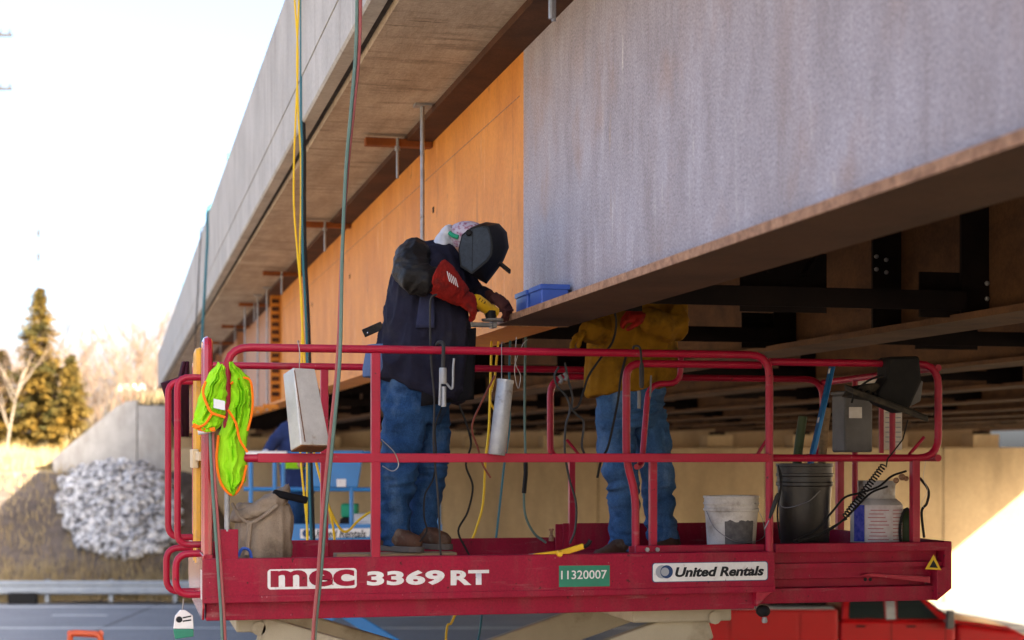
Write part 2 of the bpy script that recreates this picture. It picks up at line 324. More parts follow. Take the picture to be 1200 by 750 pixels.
def text_mesh(body, name, m, parent, origin, xdir, zdir, height, width=None, bold=0.0, shear=0.0, lift=0.004, align='LEFT', deep=.0008, spacing=1.0):
    cu = bpy.data.curves.new('t', 'FONT'); cu.body = body; cu.size = 1; cu.offset = bold; cu.shear = shear
    cu.extrude = 0.0; cu.space_character = spacing; cu.resolution_u = 4
    to = bpy.data.objects.new('t', cu); COL.objects.link(to)
    dg = bpy.context.evaluated_depsgraph_get()
    me = bpy.data.meshes.new_from_object(to.evaluated_get(dg)); bpy.data.objects.remove(to)
    xs = [v.co.x for v in me.vertices]; ys = [v.co.y for v in me.vertices]
    x0, x1, y0, y1 = min(xs), max(xs), min(ys), max(ys)
    sy = height/(y1-y0); sx = (width/(x1-x0)) if width else sy
    xd, zd = V(xdir).normalized(), V(zdir).normalized(); nd = xd.cross(zd).normalized()
    org = wl_of(parent)
    for v in me.vertices:
        v.co = V(origin)+xd*(v.co.x-x0)*sx+zd*(v.co.y-y0)*sy+nd*lift-org
    me.name = name; me.materials.clear(); me.materials.append(MATS[m])
    o = bpy.data.objects.new(name, me); COL.objects.link(o); o.parent = parent; WL[o.name] = org
    return o
def remesh(o, voxel, smooth_it=4, wrinkle=0.0, wscale=V((9, 9, 22)), seed=0):
    md = o.modifiers.new('r', 'REMESH'); md.mode = 'VOXEL'; md.voxel_size = voxel
    if smooth_it:
        sm = o.modifiers.new('s', 'SMOOTH'); sm.iterations = smooth_it; sm.factor = .5
    dg = bpy.context.evaluated_depsgraph_get(); dg.update()
    me = bpy.data.meshes.new_from_object(o.evaluated_get(dg)); o.modifiers.clear()
    old = o.data; mt = old.materials[0]; o.data = me; me.materials.clear(); me.materials.append(mt)
    if wrinkle:
        nn = [v.normal.copy() for v in me.vertices]
        for v, n in zip(me.vertices, nn):
            q = V((v.co.x*wscale.x, v.co.y*wscale.y, v.co.z*wscale.z))+V((seed, seed*2, 0))
            w = noise.noise(q+V((0, 0, 1.3*noise.noise(q*.5)*2)))
            w2 = noise.noise(q*2.1+V((5, 0, 0)))
            ridge = 1-abs(w)*2.2
            v.co += n*wrinkle*(ridge*.8+w2*.5-.3)
    for p in me.polygons: p.use_smooth = True
    me.update(); return o
def ell(c, a, b, n=20):
    c, a, b = V(c), V(a), V(b)
    return [c+a*math.cos(k*2*math.pi/n)+b*math.sin(k*2*math.pi/n) for k in range(n)]
def limb(mb, chain, n=14):
    """tapered limb with rounded ends through (point, radius) joints"""
    pts = [V(p) for p, _ in chain]; rs = [r for _, r in chain]
    t0 = (pts[1]-pts[0]).normalized(); t1 = (pts[-1]-pts[-2]).normalized()
    P = [pts[0]-t0*rs[0]*.9, pts[0]-t0*rs[0]*.6]+pts+[pts[-1]+t1*rs[-1]*.6, pts[-1]+t1*rs[-1]*.9]
    Rr = [rs[0]*.35, rs[0]*.8]+rs+[rs[-1]*.8, rs[-1]*.35]
    mb.tube(P, Rr, n); return mb
def cable(name, pts, r, m, label, cat='cable', k=6, n=6, group=None):
    P = smoothline(pts, k)
    o = MB().tube(P, r, n).build(name, m, smooth=True, org=base_of(P))
    return tag(o, label, cat, group)
# ================================================================== GROUND, ROAD, EMBANKMENT
def sstep(a, b, x):
    t = min(1, max(0, (x-a)/(b-a))); return t*t*(3-2*t)
def zt(r, d):
    left = 1-sstep(-11.2, -8.0, r)
    z = 3.75*sstep(49.5, 57.6, d)*left
    behind = 3.9+min(1, max(0, (r+16.2)/2.7))*2.2+0.5*sstep(60, 95, d)+1.2*sstep(-20, -32, r)*-.5
    if d > 57.95: z = max(z, behind*(1-sstep(-9, -3, r)*.0))
    px = 600+FPX*r/d
    z += .75*math.exp(-((px-140)/48)**2-((d-55.0)/2.2)**2)
    z += left*.12*noise.noise(V((r*.6, d*.6, 0)))
    return z
g = MB().obox(cw(0, 400, -.04), RV*2500, DV*2500, V((0, 0, .01)))
g.build('ground', 'ground_dry', kind='structure')
MB().obox(cw(0, 0, -.02), RV*200, DV*60, V((0, 0, .012))).build('bounce_ground', 'bounce_gravel', kind='structure')  # pale ground added, mostly out of view, to bounce warm light upward
road = MB().obox(cw(0, 39.5, -.001), RV*300, DV*9.5, V((0, 0, .005))).build('road', 'asphalt', kind='structure')
for nm, d, r0, r1, w in (('edge_line', 48.15, -90, 40, .13), ('lane_line', 42.25, -14.8, 30, .13)):
    MB().obox(cw((r0+r1)/2, d, .006), RV*((r1-r0)/2), DV*w, V((0, 0, .002))).build(nm, 'lane_white', road)
for k in range(-3, 4):
    r0 = -12.6+k*9.0
    MB().obox(cw(r0+.75, 45.6, .006), RV*.75, DV*.11, V((0, 0, .002))).build('lane_dash', 'lane_white', road)
MB().obox(cw(-10.4, 45, .006), RV*.03, DV*4, V((0, 0, .001))).build('road_joint', 'joint_dark', road)
# sloping embankment sheet
def terrain_sheet(name, r0, r1, d0, d1, nr, nd, m):
    vs = []; fs = []
    for j in range(nd+1):
        for i in range(nr+1):
            r = r0+(r1-r0)*i/nr; d = d0+(d1-d0)*j/nd
            vs.append(cw(r, d, zt(r, d)))
    for j in range(nd):
        for i in range(nr):
            a = j*(nr+1)+i; fs.append((a, a+1, a+nr+2, a+nr+1))
    o = MB().add(vs, fs).build(name, m, smooth=True, kind='structure')
    return o
terrain_sheet('embankment_slope', -46, -6.5, 49.05, 57.9, 90, 30, 'ground_slope')
terrain_sheet('embankment_top', -75, -10.5, 57.96, 140, 70, 60, 'ground_dry')
def on_terrain(px, py, d0=49.2, d1=57.8):
    d = d0
    while d < d1:
        p = W(px, py, d); r = (px-600)/FPX*d
        if p.z <= zt(r, d): return r, d
        d += .05
    return None
# riprap
def rock_verts(c, s, rng):
    t = (1+5**.5)/2
    vs = [(-1,t,0),(1,t,0),(-1,-t,0),(1,-t,0),(0,-1,t),(0,1,t),(0,-1,-t),(0,1,-t),(t,0,-1),(t,0,1),(-t,0,-1),(-t,0,1)]
    fs = [(0,11,5),(0,5,1),(0,1,7),(0,7,10),(0,10,11),(1,5,9),(5,11,4),(11,10,2),(10,7,6),(7,1,8),(3,9,4),(3,4,2),(3,2,6),(3,6,8),(3,8,9),(4,9,5),(2,4,11),(6,2,10),(8,6,7),(9,8,1)]
    M = Matrix.Rotation(rng.random()*6.3, 3, 'Z') @ Matrix.Rotation(rng.random()*6.3, 3, 'X')
    sc = V((rng.uniform(.7, 1.3), rng.uniform(.6, 1.1), rng.uniform(.5, .9)))
    return [c+M @ V((v[0]*sc.x, v[1]*sc.y, v[2]*sc.z))*s/1.9*rng.uniform(.8, 1.2) for v in vs], fs
rng = random.Random(3); rp = MB()
n = 0
while n < 2600:
    px = rng.uniform(60, 215); py = rng.uniform(530, 655)
    cx = 140+ (py-590)*.12
    wdt = 66*math.sqrt(max(0.02, 1-((py-596)/60)**2))*(1+.16*noise.noise(V((py*.07, 3, 0))))
    if abs(px-cx) > wdt+rng.uniform(-8, 7): continue
    h = on_terrain(px, py)
    if not h: n += .05; continue
    r, d = h; s = rng.choice((.07, .09, .11, .14, .18, .25))
    rp.add(*rock_verts(cw(r, d-rng.uniform(0, .25), zt(r, d)+s*.4), s, rng)); n += 1
rp.build('riprap_pile', 'rock', label='heap of broken pale rocks piled on the shaded slope below the wing wall', cat='rock pile', kind='stuff')
# dry grass
gr = MB(); rng = random.Random(5)
def blade(r, d, h, w):
    b = cw(r, d, zt(r, d)-.03); a = rng.random()*6.3; lean = V((rng.uniform(-.4, .4), rng.uniform(-.4, .4), 1))
    sx = V((math.cos(a), math.sin(a), 0))*w
    gr.add([b-sx, b+sx, b+lean*h], [(0, 1, 2)])
for _ in range(9000):
    d = 49.4+abs(rng.gauss(0, 1.5)); r = rng.uniform(-19, -8.5)
    blade(r, d, rng.uniform(.2, .6)*(1 if d < 52 else .7), rng.uniform(.01, .022))
for _ in range(2500):
    blade(rng.uniform(-26, -14), rng.uniform(53, 57.7), rng.uniform(.15, .45), rng.uniform(.01, .022))
for _ in range(15000):
    r = rng.uniform(-36, -11.5); blade(r, 58+abs(rng.gauss(0, 9)), rng.uniform(.25, .9), rng.uniform(.012, .03))
gr.build('dry_grass', 'dry_grass', label='tall dry yellow grass on the embankment beside the road', cat='grass', kind='stuff')
# road barrier
gd = thing('road_guardrail', 'grey steel W-beam guardrail along the far edge of the road', 'guardrail', cw(-14, 49.3, 0))
prof = [(0, .27), (.035, .32), (.035, .39), (0, .45), (0, .51), (.035, .57), (.035, .63), (0, .67), (.012, .67), (.05, .63), (.05, .56), (.015, .48), (.05, .39), (.05, .31), (.012, .27)]
ra, rb = -30.0, -4.0
MB().rings([[cw(r, 49.3-u, z) for u, z in prof] for r in (ra, rb)]).build('rail_beam', 'rail_steel', gd)
for k in range(14):
    r = ra+1+k*1.9
    MB().obox(cw(r, 49.45, .33), RV*.06, DV*.09, V((0, 0, .36))).build('guardrail_post', 'rail_steel', gd)
MB().obox(cw(-14.4, 49.0, .17), RV*.42, DV*.1, V((0, 0, .17))).build('end_block', 'rubber', gd, bevel=.04)

# ================================================================== ABUTMENT AND WING WALL
AX, AY, SK = 1.07, 59.3, -.60
def ywall(x): return AY+SK*(x-AX)
wt = EYE+.22
ab = thing('bridge_abutment', 'tall tan concrete abutment wall closing the space under the bridge', 'wall', (10, ywall(10), 0))
sd = V((1, SK, 0)).normalized(); nv = V((-SK, 1, 0)).normalized()   # along the wall, away from the camera
A0 = V((AX, AY, 0)); Lw = 48.0; npan = 9; pw = Lw/npan
for k in range(npan):
    c = A0+sd*(pw*(k+.5))+nv*.5
    MB().obox(c+V((0, 0, wt/2-.2)), sd*(pw/2-.015), nv*.5, V((0, 0, wt/2+.2))).build('wall_panel', 'abut_concrete', ab, bevel=.02)
MB().obox(A0+sd*(Lw/2)+nv*.53+V((0, 0, wt/2-.25)), sd*(Lw/2-.02), nv*.45, V((0, 0, wt/2+.2))).build('joint_backing', 'joint_dark', ab)
# backwall behind the bearings, stopping where the sky shows through
LB = 28.0
MB().obox(A0+sd*(LB/2)+nv*1.5+V((0, 0, wt+.9)), sd*(LB/2), nv*.18, V((0, 0, 1.2))).build('back_wall', 'abut_concrete', ab)
ww = thing('wing_wall', 'grey concrete wing wall with sloping top left of the bridge end', 'wall', cw(-13, 57.7, 3))
p1, p2, p3 = cw(-12.98, 57.55, 0), cw(-15.0, 57.55, 0), cw(-17.6, 57.55, 0)
poly = [V((p1.x, p1.y, 2.5)), V((p1.x, p1.y, 6.28)), cw(-13.35, 57.55, 6.24), cw(-13.7, 57.55, 6.05), cw(-15.9, 57.55, 4.25), cw(-15.9, 57.55, 2.5)]
MB().prism(poly, DV*.4).build('wall_face', 'concrete', ww, bevel=.03)
MB().prism([V((p1.x, p1.y, 2.5))+RV*.03, V((p1.x, p1.y, 6.1))+RV*.03, cw(-11.9, 57.6, 6.1), cw(-11.9, 57.6, 2.5)], DV*.5).build('return_face', 'concrete', ww, bevel=.02)

# ================================================================== BRIDGE
G0 = -75.0                                  # where the bridge starts, behind the camera
XE = 29.1; GX = [2.2+2.3*i for i in range(12)]
ZF, ZFT, ZW, ZS = EYE+.708, EYE+.742, EYE+2.265, EYE+2.31
def yend(x): return ywall(x)+.9
br = thing('highway_bridge', 'highway overpass with concrete parapet and rust-brown steel plate girders', 'bridge', (2.2, 9, 0))
def deck_poly(x0, x1, z): return [V((x0, G0, z)), V((x1, G0, z)), V((x1, yend(x1), z)), V((x0, yend(x0), z))]
MB().prism(deck_poly(1.372, XE, ZS), V((0, 0, .26))).build('deck_slab', 'soffit', br)
MB().prism(deck_poly(1.33, 1.372, ZS+.05), V((0, 0, .2))).build('drip_groove', 'joint_dark', br)
seg = [G0, -40, -20, -6, 4.2, 13.3, 22.4, 31.5, 40.6, 49.7, yend(1.3)]
for k in range(len(seg)-1):
    a, b = seg[k]+.006, seg[k+1]-.006
    MB().prism([V((x, a, EYE+z)) for x, z in ((1.232, 2.35), (1.245, 2.335), (1.329, 2.335), (1.329, 2.655), (1.232, 2.655))], V((0, b-a, 0))).build('deck_edge', 'concrete', br)
    MB().prism([V((x, a, EYE+z)) for x, z in ((1.227, 2.66), (1.55, 2.66), (1.50, 2.9), (1.44, 3.52), (1.41, 3.545), (1.25, 3.545), (1.225, 3.52))], V((0, b-a, 0))).build('parapet_panel', 'concrete', br)
MB().prism(deck_poly(1.24, 1.5, EYE+2.60), V((0, 0, .1))).build('joint_strip', 'joint_grey', br)
MB().prism([V((x, G0, EYE+z)) for x, z in ((XE, 2.31), (XE, 3.5), (XE-.3, 3.5), (XE-.3, 2.6))], V((0, yend(XE)-G0, 0))).build('far_parapet', 'concrete', br)
for px, py in ((268, 172), (213, 326)):
    p = WX(px+3, py+14, 1.32); MB().box(1.27, 1.37, p.y-.05, p.y+.05, EYE+3.54, EYE+3.74).build('parapet_bracket', 'cable_teal', br)
# ---- first girder: three plate segments, each with its own colour
def gird(name): 
    return thing(name, None, None, (0, 0, 0))
g1 = bpy.data.objects.new('girder', None); COL.objects.link(g1); g1.parent = br; WL[g1.name] = wl_of(br)
SEAM, FEND, SPL = 9.07, 8.88, 23.8
ye = yend(2.2)
MB().box(2.192, 2.208, G0, SEAM, ZFT, ZW).build('web_plate', 'steel_grey', g1, label='mauve grey weathering steel web plate')
MB().box(2.193, 2.207, SEAM+.003, SPL-.02, ZFT, ZW).build('web_plate', 'steel_orange', g1, label='bright orange rusted web plate')
MB().box(2.193, 2.207, SPL+.02, ye, ZFT, ZW).build('web_plate', 'steel_mauve', g1, label='pale pinkish rust web plate')
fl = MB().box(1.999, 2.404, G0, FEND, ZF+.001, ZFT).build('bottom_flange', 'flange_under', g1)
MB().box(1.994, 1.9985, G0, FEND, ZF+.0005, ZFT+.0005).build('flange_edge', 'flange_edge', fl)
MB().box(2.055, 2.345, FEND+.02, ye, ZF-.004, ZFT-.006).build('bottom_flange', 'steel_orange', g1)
MB().prism([V((1.996, FEND, ZF-.002)), V((2.404, FEND, ZF-.002)), V((2.345, FEND+.04, ZF-.002)), V((2.055, FEND+.04, ZF-.002))], V((0, 0, .03))).build('flange_splice', 'flange_edge', g1)
MB().box(2.0, 2.4, G0, SEAM, ZW, ZS-.002).build('top_flange', 'steel_rust', g1)
MB().box(2.0, 2.4, SEAM+.003, ye, ZW, ZS-.002).build('top_flange', 'steel_rust', g1)
# chalk line along the orange web, slots burnt through it
MB().box(2.1915, 2.1929, SEAM+.1, SPL-.3, ZW-.235, ZW-.229).build('scribed_line', 'flange_edge', g1)
for px, py in ((508, 246), (410, 324), (366, 357)):
    p = WX(px, py, 2.192); MB().box(2.188, 2.1925, p.y-.022, p.y+.022, p.z-.02, p.z+.02).build('slot', 'steel_dark', g1)
# bolted splice
MB().box(2.05, 2.192, SPL-.02, SPL+.02, ZFT, ZW).build('stiffener', 'steel_orange', g1)
for k in range(13):
    z = ZFT+.12+k*.11
    MB().box(2.07, 2.17, SPL-.045, SPL-.02, z-.028, z+.028).build('bolt', 'steel_rust', g1)
for y in (31, 38, 45, 52):
    MB().box(2.06, 2.192, y-.01, y+.01, ZFT, ZW).build('stiffener', 'steel_mauve', g1)
for y in (-3.3, 1.9, 4.5, 10.65, 15.6, 20.6):
    MB().box(2.208, 2.36, y-.01, y+.01, ZFT, ZW).build('stiffener', 'steel_dark', g1)
# ---- inner girders
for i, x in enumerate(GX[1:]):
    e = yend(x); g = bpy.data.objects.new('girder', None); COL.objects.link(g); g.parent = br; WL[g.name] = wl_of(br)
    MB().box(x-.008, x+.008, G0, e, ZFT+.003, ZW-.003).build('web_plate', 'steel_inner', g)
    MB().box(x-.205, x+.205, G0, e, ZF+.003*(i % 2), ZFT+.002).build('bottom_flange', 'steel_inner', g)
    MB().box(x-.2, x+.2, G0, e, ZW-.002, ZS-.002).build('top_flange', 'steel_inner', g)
CY = [-12, -7, -2, 3.0, 8.05, 10.65, 15.6, 20.6, 25.6, 30.6, 35.6, 40.6, 45.6, 50.6]
for i, x in enumerate(GX[1:]):
    for y in CY:
        if y > yend(x)-.8: continue
        b = MB()
        for s in (-1, 1): b.box(x+s*.01 if s > 0 else x-.17, x+.17 if s > 0 else x-.01, y-.011, y+.011, ZFT+.003, ZW-.003)
        b.build('stiffener', 'steel_dark', br)
p = WX(1055, 330, GX[1]-.01)
MB().box(GX[1]-.19, GX[1]-.009, p.y-.012, p.y+.012, ZFT+.003, ZW-.003).build('stiffener', 'steel_dark', br)
# ---- cross frames (K braces) share one mesh
def frame_mesh():
    b = MB(); l, r = .16, 2.14; z0, z1 = .11, 1.42; m = (l+r)/2
    b.box(l, r, -.05, .05, z0, z0+.012); b.box(l, r, -.05, -.038, z0-.09, z0)
    b.box(l, r, -.05, .05, z1, z1+.012); b.box(l, r, -.05, -.038, z1-.08, z1)
    for s, e in ((m-.1, l+.1), (m+.1, r-.1)):
        b.bar((s, .02, z0+.08), (e, .02, z1-.08), .02, .085, up=(0, 1, 0))
    b.box(m-.24, m+.24, .052, .062, z0-.11, z0+.2)
    for x0, x1 in ((l-.06, l+.22), (r-.22, r+.06)):
        b.box(x0, x1, .052, .064, z0-.12, z0+.12); b.box(x0, x1, .052, .064, z1-.14, z1+.02)
    return b.mesh('cross_frame')
fm = frame_mesh(); fm.materials.append(MATS['steel_dark'])
for i, x in enumerate(GX[:-1]):
    for y in CY:
        if y > yend(x+2.3)-.8 or (i > 4 and y < 0): continue
        o = bpy.data.objects.new('cross_frame', fm); COL.objects.link(o); o.parent = br
        o.location = V((x, y, ZFT))-wl_of(br)
bolt_m = MB().lathe([(.013, 0), (.013, .012), (.006, .016)], ax=(0, -1, 0), n=6).mesh('bolt'); bolt_m.materials.append(MATS['galv'])
for px, py in ((1044, 300), (1058, 300), (1044, 315), (1058, 315)):
    o = bpy.data.objects.new('bolt', bolt_m); COL.objects.link(o); o.parent = br
    q = WX(px, py, GX[1]-.1); yy = WX(1055, 330, GX[1]-.01).y; o.location = V((GX[1]-.19+(px-1040)*.0045, yy-.013, q.z))-wl_of(br)
for px, py in ((1157, 332), (1172, 332), (1157, 350)):
    q = WY(px, py, 8.03); o = bpy.data.objects.new('bolt', bolt_m); COL.objects.link(o); o.parent = br
    o.location = V((q.x, 8.038, q.z))-wl_of(br)
# ---- pedestals and bearings on the abutment
for x in GX:
    c = V((x, ywall(x)+.62, 0))
    MB().box(x-.42, x+.42, ywall(x)+.45, ywall(x)+1.15, wt-.05, ZF-.09).build('pedestal', 'abut_concrete', ab)
    MB().box(x-.2, x+.2, ywall(x)+.55, ywall(x)+.95, ZF-.09, ZF-.003).build('bearing_pad', 'steel_dark', ab)
# ---- overhang needle beams, short bolts, long hanger rods
rodm = MATS['galv']
for k, y in enumerate((7.45, 11.9, 16.3, 20.8, 25.2, 29.6, 34.0)):
    b = MB().box(1.70, 2.19, y-.045, y+.045, ZS-.085, ZS-.03)
    q = b.build('overhang_bracket', 'bracket_rust' if k else 'steel_rust', br, bevel=.008)
    MB().tube([(1.93, y-.055, ZS-.03), (1.93, y-.055, ZS-.32)], .011, 8).build('hanger_bolt', 'galv', q, smooth=True)
    MB().lathe([(.02, 0), (.02, .03)], (1.93, y-.055, ZS-.12), 6).build('nut', 'galv', q)
for k, (px, d) in enumerate(((495, 10.96), (313, 22.9), (302, 24.0), (287, 25.6))):
    x = 1.93; p = W(px, 0, d); xx, yy = p.x, p.y
    q = MB().tube([(xx, yy, ZS-.004), (xx, yy, ZF-.1)], .0145, 8).build('hanger_rod', 'galv', br, smooth=True)
    MB().box(xx-.055, xx+.055, yy-.05, yy+.05, ZS-.018, ZS-.002).build('rod_plate', 'galv', q)
    MB().box(xx-.06, 2.1, yy-.04, yy+.04, ZF-.075, ZF-.01).build('rod_clamp', 'steel_orange', q)
p = W(646, 0, 7.55)
MB().tube([(p.x, p.y, ZS), W(646, 22, 7.55)], .013, 8).build('hanger_rod', 'galv', br, smooth=True)
# ================================================================== RED SCISSOR LIFT
YF, YB = 8.13, 9.85; XL, XR = .376, 3.312; EL, ER = 2.54, 4.34; EF, EB = 8.2, 9.78
ZR, ZM, ZT, ZD = EYE+.521, EYE-.017, EYE-.504, EYE-.61
lift = thing('scissor_lift', 'red rough-terrain scissor lift raised under the bridge girder', 'scissor lift', (1.85, 9.0, 0))
# --- main platform frame
fr = MB().box(XL, XR, YF, YF+.012, EYE-.715, ZT).build('front_panel', 'red_frame', lift, bevel=.004)
MB().box(XL, XR, YF-.009, YF-.0005, EYE-.715, EYE-.682).build('panel_lip', 'red_frame', fr, bevel=.003)
MB().box(XL, XR, YF+.012, YF+.05, ZT-.012, ZT+.002).build('top_lip', 'red_frame', fr, bevel=.003)
MB().box(XL+.02, XR-.09, YF+.055, YF+.16, EYE-.805, EYE-.716).build('side_beam', 'red_frame', lift, bevel=.005)
MB().box(XL+.02, XR-.09, YB-.16, YB-.055, EYE-.805, EYE-.716).build('side_beam', 'red_frame', lift, bevel=.005)
MB().box(XL+.013, XR, YF+.02, YB-.02, ZD-.06, ZD).build('deck', 'red_frame', lift)
MB().box(XL, XR, YB-.012, YB, EYE-.70, ZT).build('back_panel', 'red_frame', lift, bevel=.004)
# left end plate and right nose
MB().prism([V((XL, YF+.004, ZT+.02)), V((XL, YB-.004, ZT+.02)), V((XL, YB-.004, EYE-.70)), V((XL, YB-.2, EYE-.80)), V((XL, YF+.06, EYE-.80)), V((XL, YF+.004, EYE-.74))], V((.012, 0, 0))).build('end_plate', 'red_gloss', lift, bevel=.003)
MB().prism([V((XR, YF+.002, ZT)), V((XR, YF+.002, EYE-.70)), V((XR-.10, YF+.002, EYE-.79)), V((XR-.10, YF+.002, EYE-.716)), V((XR-.05, YF+.002, EYE-.70)), V((XR-.05, YF+.002, ZT))], V((0, .09, 0))).build('nose_plate', 'red_paint', lift, bevel=.003)
lt = MB().ball(WY(893, 716, YF+.06), .032, 14, 8).build('latch_ball', 'rubber', lift, smooth=True)
MB().ball(WY(896, 716, YF+.045), .03, 14, 8).build('latch_ball', 'rubber', lift, smooth=True)
MB().lathe([(.012, 0), (.016, .01), (.012, .03)], WY(896, 730, YF+.05), 10).build('latch_bolt', 'galv', lt, smooth=True)
# --- extension deck
ext = MB().box(EL+.02, ER-.04, EF+.06, EF+.072, EYE-.66, EYE-.474).build('extension_panel', 'red_frame', lift, bevel=.004)
MB().box(EL+.8, ER, EF-.012, EF+.06, EYE-.515, EYE-.468).build('extension_lip', 'red_frame', ext, bevel=.003)
MB().box(EL+.02, ER, EB-.012, EB, EYE-.60, EYE-.42).build('extension_panel', 'red_frame', lift, bevel=.004)
MB().box(EL+.03, ER-.02, EF+.013, EB-.013, EYE-.60, EYE-.575).build('extension_deck', 'red_frame', lift)
MB().prism([V((ER-.03, EF-.014, EYE-.466)), V((ER+.012, EF-.014, EYE-.466)), V((ER+.012, EF-.014, EYE-.72)), V((ER-.075, EF-.014, EYE-.785)), V((ER-.075, EF-.014, EYE-.62)), V((ER-.03, EF-.014, EYE-.6))], V((0, EB-EF+.028, 0))).build('extension_end', 'red_frame', lift, bevel=.004)
MB().box(XR-.05, ER-.05, EF+.03, EF+.13, EYE-.785, EYE-.705).build('slide_beam', 'red_frame', lift, bevel=.005)
MB().box(XR-.05, ER-.09, EF+.10, EF+.12, EYE-.705, EYE-.662).build('slide_web', 'red_frame', lift)
MB().box(XR-.05, ER-.09, EB-.16, EB-.06, EYE-.785, EYE-.60).build('slide_beam', 'red_frame', lift, bevel=.005)
MB().prism([WY(1020, 672, EF+.01), WY(1090, 676, EF+.01), WY(1090, 683, EF+.01), WY(1010, 674, EF+.01)], V((0, .03, 0))).build('slide_bracket', 'red_paint', lift)
for px in (1014, 1020): MB().ball(WY(px, 679, EF+.0), .010, 8, 6).build('slide_bolt', 'rubber', lift)
# stop bracket on the front toe board where the extension starts
q = MB().box(WY(750, 0, YF).x, XR-.03, YF+.07, YF+.095, ZT-.02, EYE-.468).build('extension_lip', 'red_frame', lift, bevel=.004)
for px in (758, 770): MB().lathe([(.012, 0), (.012, .012)], WY(px, 644, YF+.07), 6, ax=(0, -1, 0)).build('bolt', 'galv', q)
MB().box(WY(655, 0, YB).x, WY(740, 0, YB).x, EB-.03, EB-.016, EYE-.60, EYE-.415).build('rear_upstand', 'red_frame', lift, bevel=.004)
# --- rails
RT = .0205
def rail(pts, name='guard_rail', r=RT, rad=.09, m='red_paint', par=lift, sq=False):
    P = rounded(pts, rad) if rad else [V(p) for p in pts]
    return MB().tube(P, r, 10, square=sq).build(name, m, par, smooth=not sq, bevel=.004 if sq else 0)
xl = .495; xr = WY(902, 0, YF+.02).x; y = YF+.025
rail([(.66, y, ZM), (xl, y, ZM), (xl, y, ZR), (xr, y, ZR), (xr, y, ZT-.1)], rad=.11)
rail([(.64, y+.0, ZM+.0015), (xr-.005, y, ZM+.0015)], 'mid_rail', rad=0, r=.0225, sq=True)
def post(x, y0, z0, z1, w=.022, m='red_paint'):
    return MB().box(x-w, x+w, y0-w, y0+w, z0, z1).build('post', m, lift, bevel=.004)
pp = post(WY(440, 0, y).x, y+.001, ZT-.06, ZR-.018)
MB().box(WY(258, 0, y).x, WY(279, 0, y).x, y-.012, y+.012, ZT-.05, EYE-.36).build('rail_bracket', 'red_frame', lift, bevel=.004)
MB().tube([(xl, y, EYE-.37), (xl, y, EYE-.17)], .013, 10).build('rail_pin', 'galv', lift, smooth=True)
# back main rails
yb = YB-.025; xbr = WY(650, 0, yb).x
rail([(XL+.06, yb, ZM), (XL+.06, yb, ZR), (3.2, yb, ZR), (3.2, yb, ZT-.1)], rad=.1)
rail([(XL+.06, yb, ZM), (3.2, yb, ZM)], 'mid_rail', rad=0)
post(WY(380, 0, yb).x, yb, ZT-.1, ZR-.018)
# extension rails: rounded loops front and back plus the end gate
ye_ = EF+.03; exl = WY(737, 0, ye_).x; exr = ER-.045
rail([(xr+.03, ye_, EYE+.49), (exr, ye_, EYE+.49), (exr, ye_, ZM), (xr-.1, ye_+.0, ZM)], rad=.12)
rail([(xr, ye_+.045, EYE+.475), (exl, ye_+.045, EYE+.475), (exl, ye_+.045, ZM-.02), (exl+.05, ye_+.045, EYE-.20), (exl+.05, ye_+.045, ZT-.1)], rad=.08)
rail([WY(798, 418, 8.5), WY(797, 450, 8.5), WY(760, 449, 8.5), WY(752, 545, 8.45), WY(746, 547, 8.4)], rad=.1, name='drop_rail', r=.016)
post(WY(765, 0, ye_+.08).x, ye_+.08, ZT-.08, ZM, .019)
post(WY(1072, 0, ye_).x, ye_+.001, EYE-.5, ZM-.01, .022)
rail([WY(885, 537, ye_+.02), WY(902, 510, ye_+.02)], 'rail_brace', r=.009, rad=0)
rail([WY(1062, 537, ye_+.02), WY(1083, 512, ye_+.02)], 'rail_brace', r=.009, rad=0)
yq = EB-.03; bxl = WY(645, 0, yq).x
rail([(bxl+.13, yq, ZM), (bxl, yq, ZM), (bxl, yq, EYE+.475), (exr, yq, EYE+.475), (exr, yq, ZM), (bxl+.1, yq, ZM)], rad=.12)
post(WY(670, 0, yq).x, yq, EYE-.55, ZM, .019)
post(WY(984, 0, yq).x, yq, EYE-.55, ZM, .022)
rail([WY(664, 515, yq), WY(682, 537, yq)], 'rail_brace', r=.009, rad=0)
rail([(exr, ye_, EYE+.47), (exr, yq, EYE+.455)], 'end_rail', rad=0, r=.02)
rail([(exr, ye_, ZM), (exr, yq, ZM)], 'end_rail', rad=0, r=.02)
rail([(exr, ye_+.55, ZM), (exr, ye_+.55, EYE+.46)], 'end_rail', rad=0, r=.018)
rail([(exr, ye_+1.05, ZM-.4), (exr, ye_+1.05, EYE+.46)], 'end_rail', rad=0, r=.018)
# --- entry end (left): corner post, yellow gate, grab tubes, step handles
cp = MB().box(XL+.005, XL+.05, YF+.03, YF+.30, ZT+.0, ZT+.02).build('end_sill', 'red_paint', lift)
def loop_frame(x, y0, y1, z0, z1, m, w=.028, t=.018, name='end_post'):
    b = MB(); b.tube(rounded([(x, y0, z0), (x, y0, z1), (x, y1, z1), (x, y1, z0)], .05), t, 8)
    return b.build(name, m, lift, smooth=True)
loop_frame(XL+.03, YF+.07, YF+.26, ZT, EYE+.555, 'red_gloss', t=.024)
loop_frame(XL+.02, YF+.72, YF+.92, ZT-.06, EYE+.54, 'yellow_paint', t=.026, name='entry_gate')
loop_frame(XL+.02, YF+1.06, YF+1.25, ZT, EYE+.51, 'red_gloss', t=.018)
MB().box(XL-.005, XL+.04, YF+.3, YF+1.2, EYE-.03, EYE+.015).build('gate_bar', 'cream_paint', lift, bevel=.004)
MB().box(XL-.02, XL+.012, YF+.66, YF+.98, EYE-.07, EYE+.03).build('gate_latch', 'cream_paint', lift, bevel=.006)
